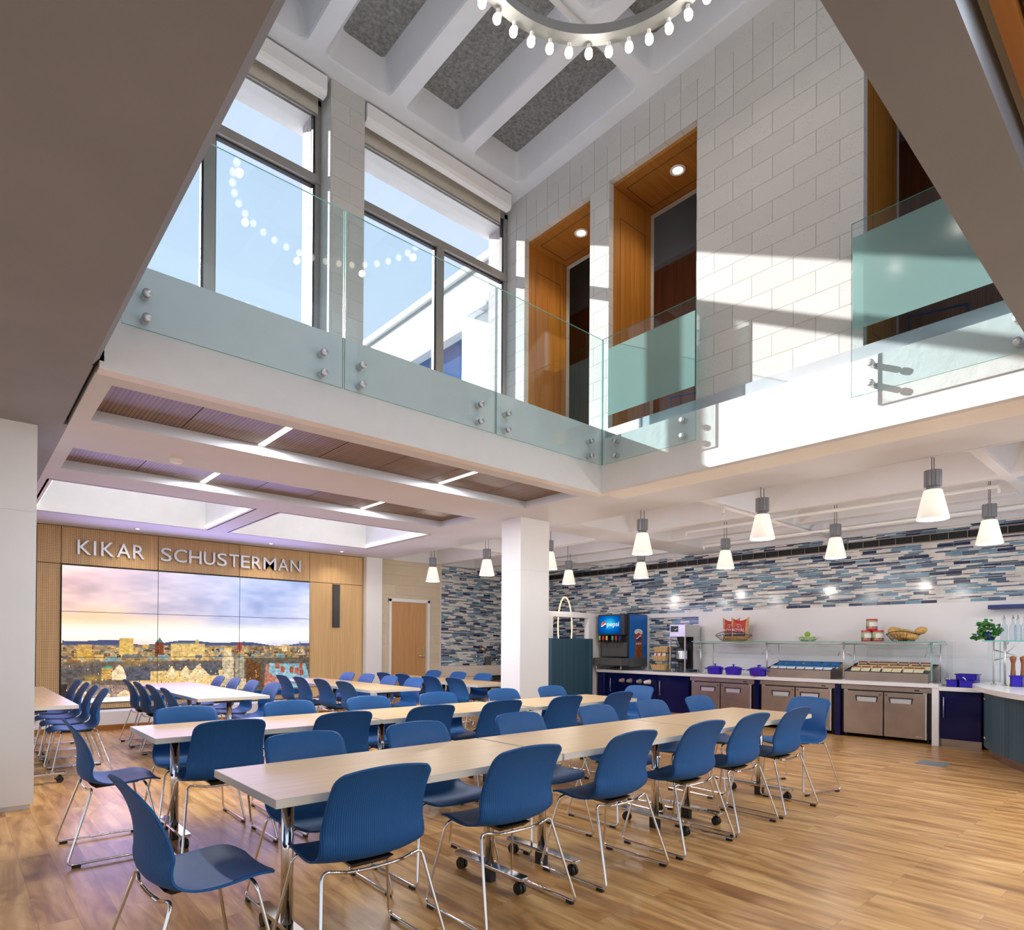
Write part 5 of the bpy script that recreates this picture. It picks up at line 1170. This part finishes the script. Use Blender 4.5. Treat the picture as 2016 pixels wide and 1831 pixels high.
q = thing('scoop', (10.06, 2.22, .82), 'metal ended scoop handle standing in the right low bin', 'scoop'); MB().tube([(0, -.03, 0), (-.01, .0, .07), (-.02, .03, .115)], .009, 8).build('handle', M['chrome'], q)
bin_(9.42, 1.575, .87, .055, .06, .13, 'small ultramarine tub on the curved bar before the pepper mills')
mill = wood_mat('turned_brown_wood', 'XZY', (.16, .05, .015), (.30, .11, .04))
for i, (x, y) in enumerate(((9.50, 1.63), (9.50, 1.535))):
    q = thing('pepper_mill', (x, y, .87), 'tall turned wooden pepper mill on the curved bar, %s' % ('left', 'right')[i], 'pepper mill', 0, 'wooden pepper mills')
    MB().lathe([(.0001, 0), (.034, 0), (.034, .02), (.028, .04), (.030, .10), (.022, .20), (.020, .27), (.028, .31), (.030, .315)], 20).build('body', mill, q)
    MB().lathe([(.030, .315), (.034, .33), (.032, .345), (.018, .356), (.0001, .36)], 20).build('cap', mill, q); MB().ball((0, 0, .363), .006, 8).build('finial', M['chrome'], q)
# ---- partition frame, teal screen, neon ring
c = MB(); c.box((8.52, 8.54, 1.875), (10.6, 8.66, 1.98)).box((9.70, 8.54, 0), (10.6, 8.66, 1.875)).box((8.52, 8.54, 0), (8.66, 8.66, 1.875))
struct(c.build('wall_partition', M['white']))
q = tag(B((8.50, 8.42, 0), (9.69, 8.50, 1.452)).build('room_screen', M['teal']), 'teal striped low screen panel standing right of the centre column', 'screen')
q = thing('neon_ring', (9.54, 9.05, 1.70), 'glowing warm ring light hung behind the teal screen', 'ring light', math.radians(30))
MB().tube([(.62*math.cos(2*PI*i/64), 0, .62*math.sin(2*PI*i/64)) for i in range(64)], .014, 10, closed=True).build('glowing_tube', emit('warm_neon', (1, .74, .48), 1.5), q)
MB().cyl((.1, 0, .6), (.1, 0, 1.34), .0015, 4).cyl((-.1, 0, .6), (-.1, 0, 1.34), .0015, 4).build('suspension_wire', M['alu'], q)
# ---- hand-wash trough and taps on the tiled wall
q = thing('wash_trough', (9.3, 11.40, .62), 'long cream hand-washing trough below the tiled wall by the door', 'sink')
B((-1.26, -.42, .0), (1.3, -.01, .225)).build('basin', mat('cream_solid_surface', (.74, .68, .60), .35, var=.02), q, bevel=.006)
B((-1.26, -.40, -.62), (-.62, -.02, 0)).build('side_support', mat('cream_support', (.74, .68, .60), .45, var=.02), q)
for i, x in enumerate((9.15, 9.75)):
    q = thing('wall_tap', (x, 11.40, 1.22), 'brushed steel angled wall spout over the trough, %s' % ('left', 'right')[i], 'tap', 0, 'wall spouts')
    MB().cyl((0, 0, 0), (.01, -.05, .0), .03, 14).cyl((-.03, -.03, .04), (.08, -.14, -.06), .055, 18).build('spout', M['steel'], q)
    for z in (-.17, -.26): MB().lathe([(0, 0), (.03, 0), (.03, .03), (0, .03)], 14, (-.10, 0, z), ax=(0, -1, 0)).build('control_knob', M['chrome'], q)
for i, x in enumerate((9.34, 9.93)):
    q = thing('soap_dispenser', (x, 11.33, .845), 'steel soap pump standing on the trough, %s' % ('left', 'right')[i], 'dispenser', 0, 'soap pumps')
    B((-.06, -.04, 0), (.06, .04, .17)).build('body', M['steel'], q, bevel=.004); MB().tube([(-.12, 0, .12), (-.16, -.03, .17)], .006, 6).build('lever', M['white'], q)
# ---- floor box
q = tag(B((8.22, 2.02, .0), (8.54, 2.30, .004)).build('floor_box', mat('floor_box_metal', (.28, .33, .38), .45, .5, var=.1)), 'flush grey metal floor box cover near the curved bar', 'floor box')
# ---- blue chairs seen through the upper doorways
bt_ = mat('blue_tube', (.02, .06, .22), .4, var=0)
for i, (x, y) in enumerate(((6.95, 4.55), (6.95, 1.75))):
    q = thing('tube_chair', (x, y, 3.8), 'blue tubular chair glimpsed beyond the %s upper doorway railing' % ('middle', 'right')[i], 'chair', .3, 'blue tubular chairs upstairs')
    c = MB()
    for s_ in (-.24, .24): c.tube(fillet([(-.22, s_, 0), (-.18, s_, .46), (.22, s_, .46), (.26, s_, 0)], .04), .012, 8).tube([(.22, s_, .46), (.28, s_, .85)], .012, 8).tube([(-.2, s_, .22), (.24, s_, .22)], .012, 8)
    for z, x_ in ((.85, .28), (.66, .25), (.46, .2), (.46, -.18), (.22, .24)): c.tube([(x_, -.24, z), (x_, .24, z)], .012, 8)
    c.build('tube_frame', bt_, q); B((-.19, -.23, .46), (.21, .23, .48)).build('seat', bt_, q)
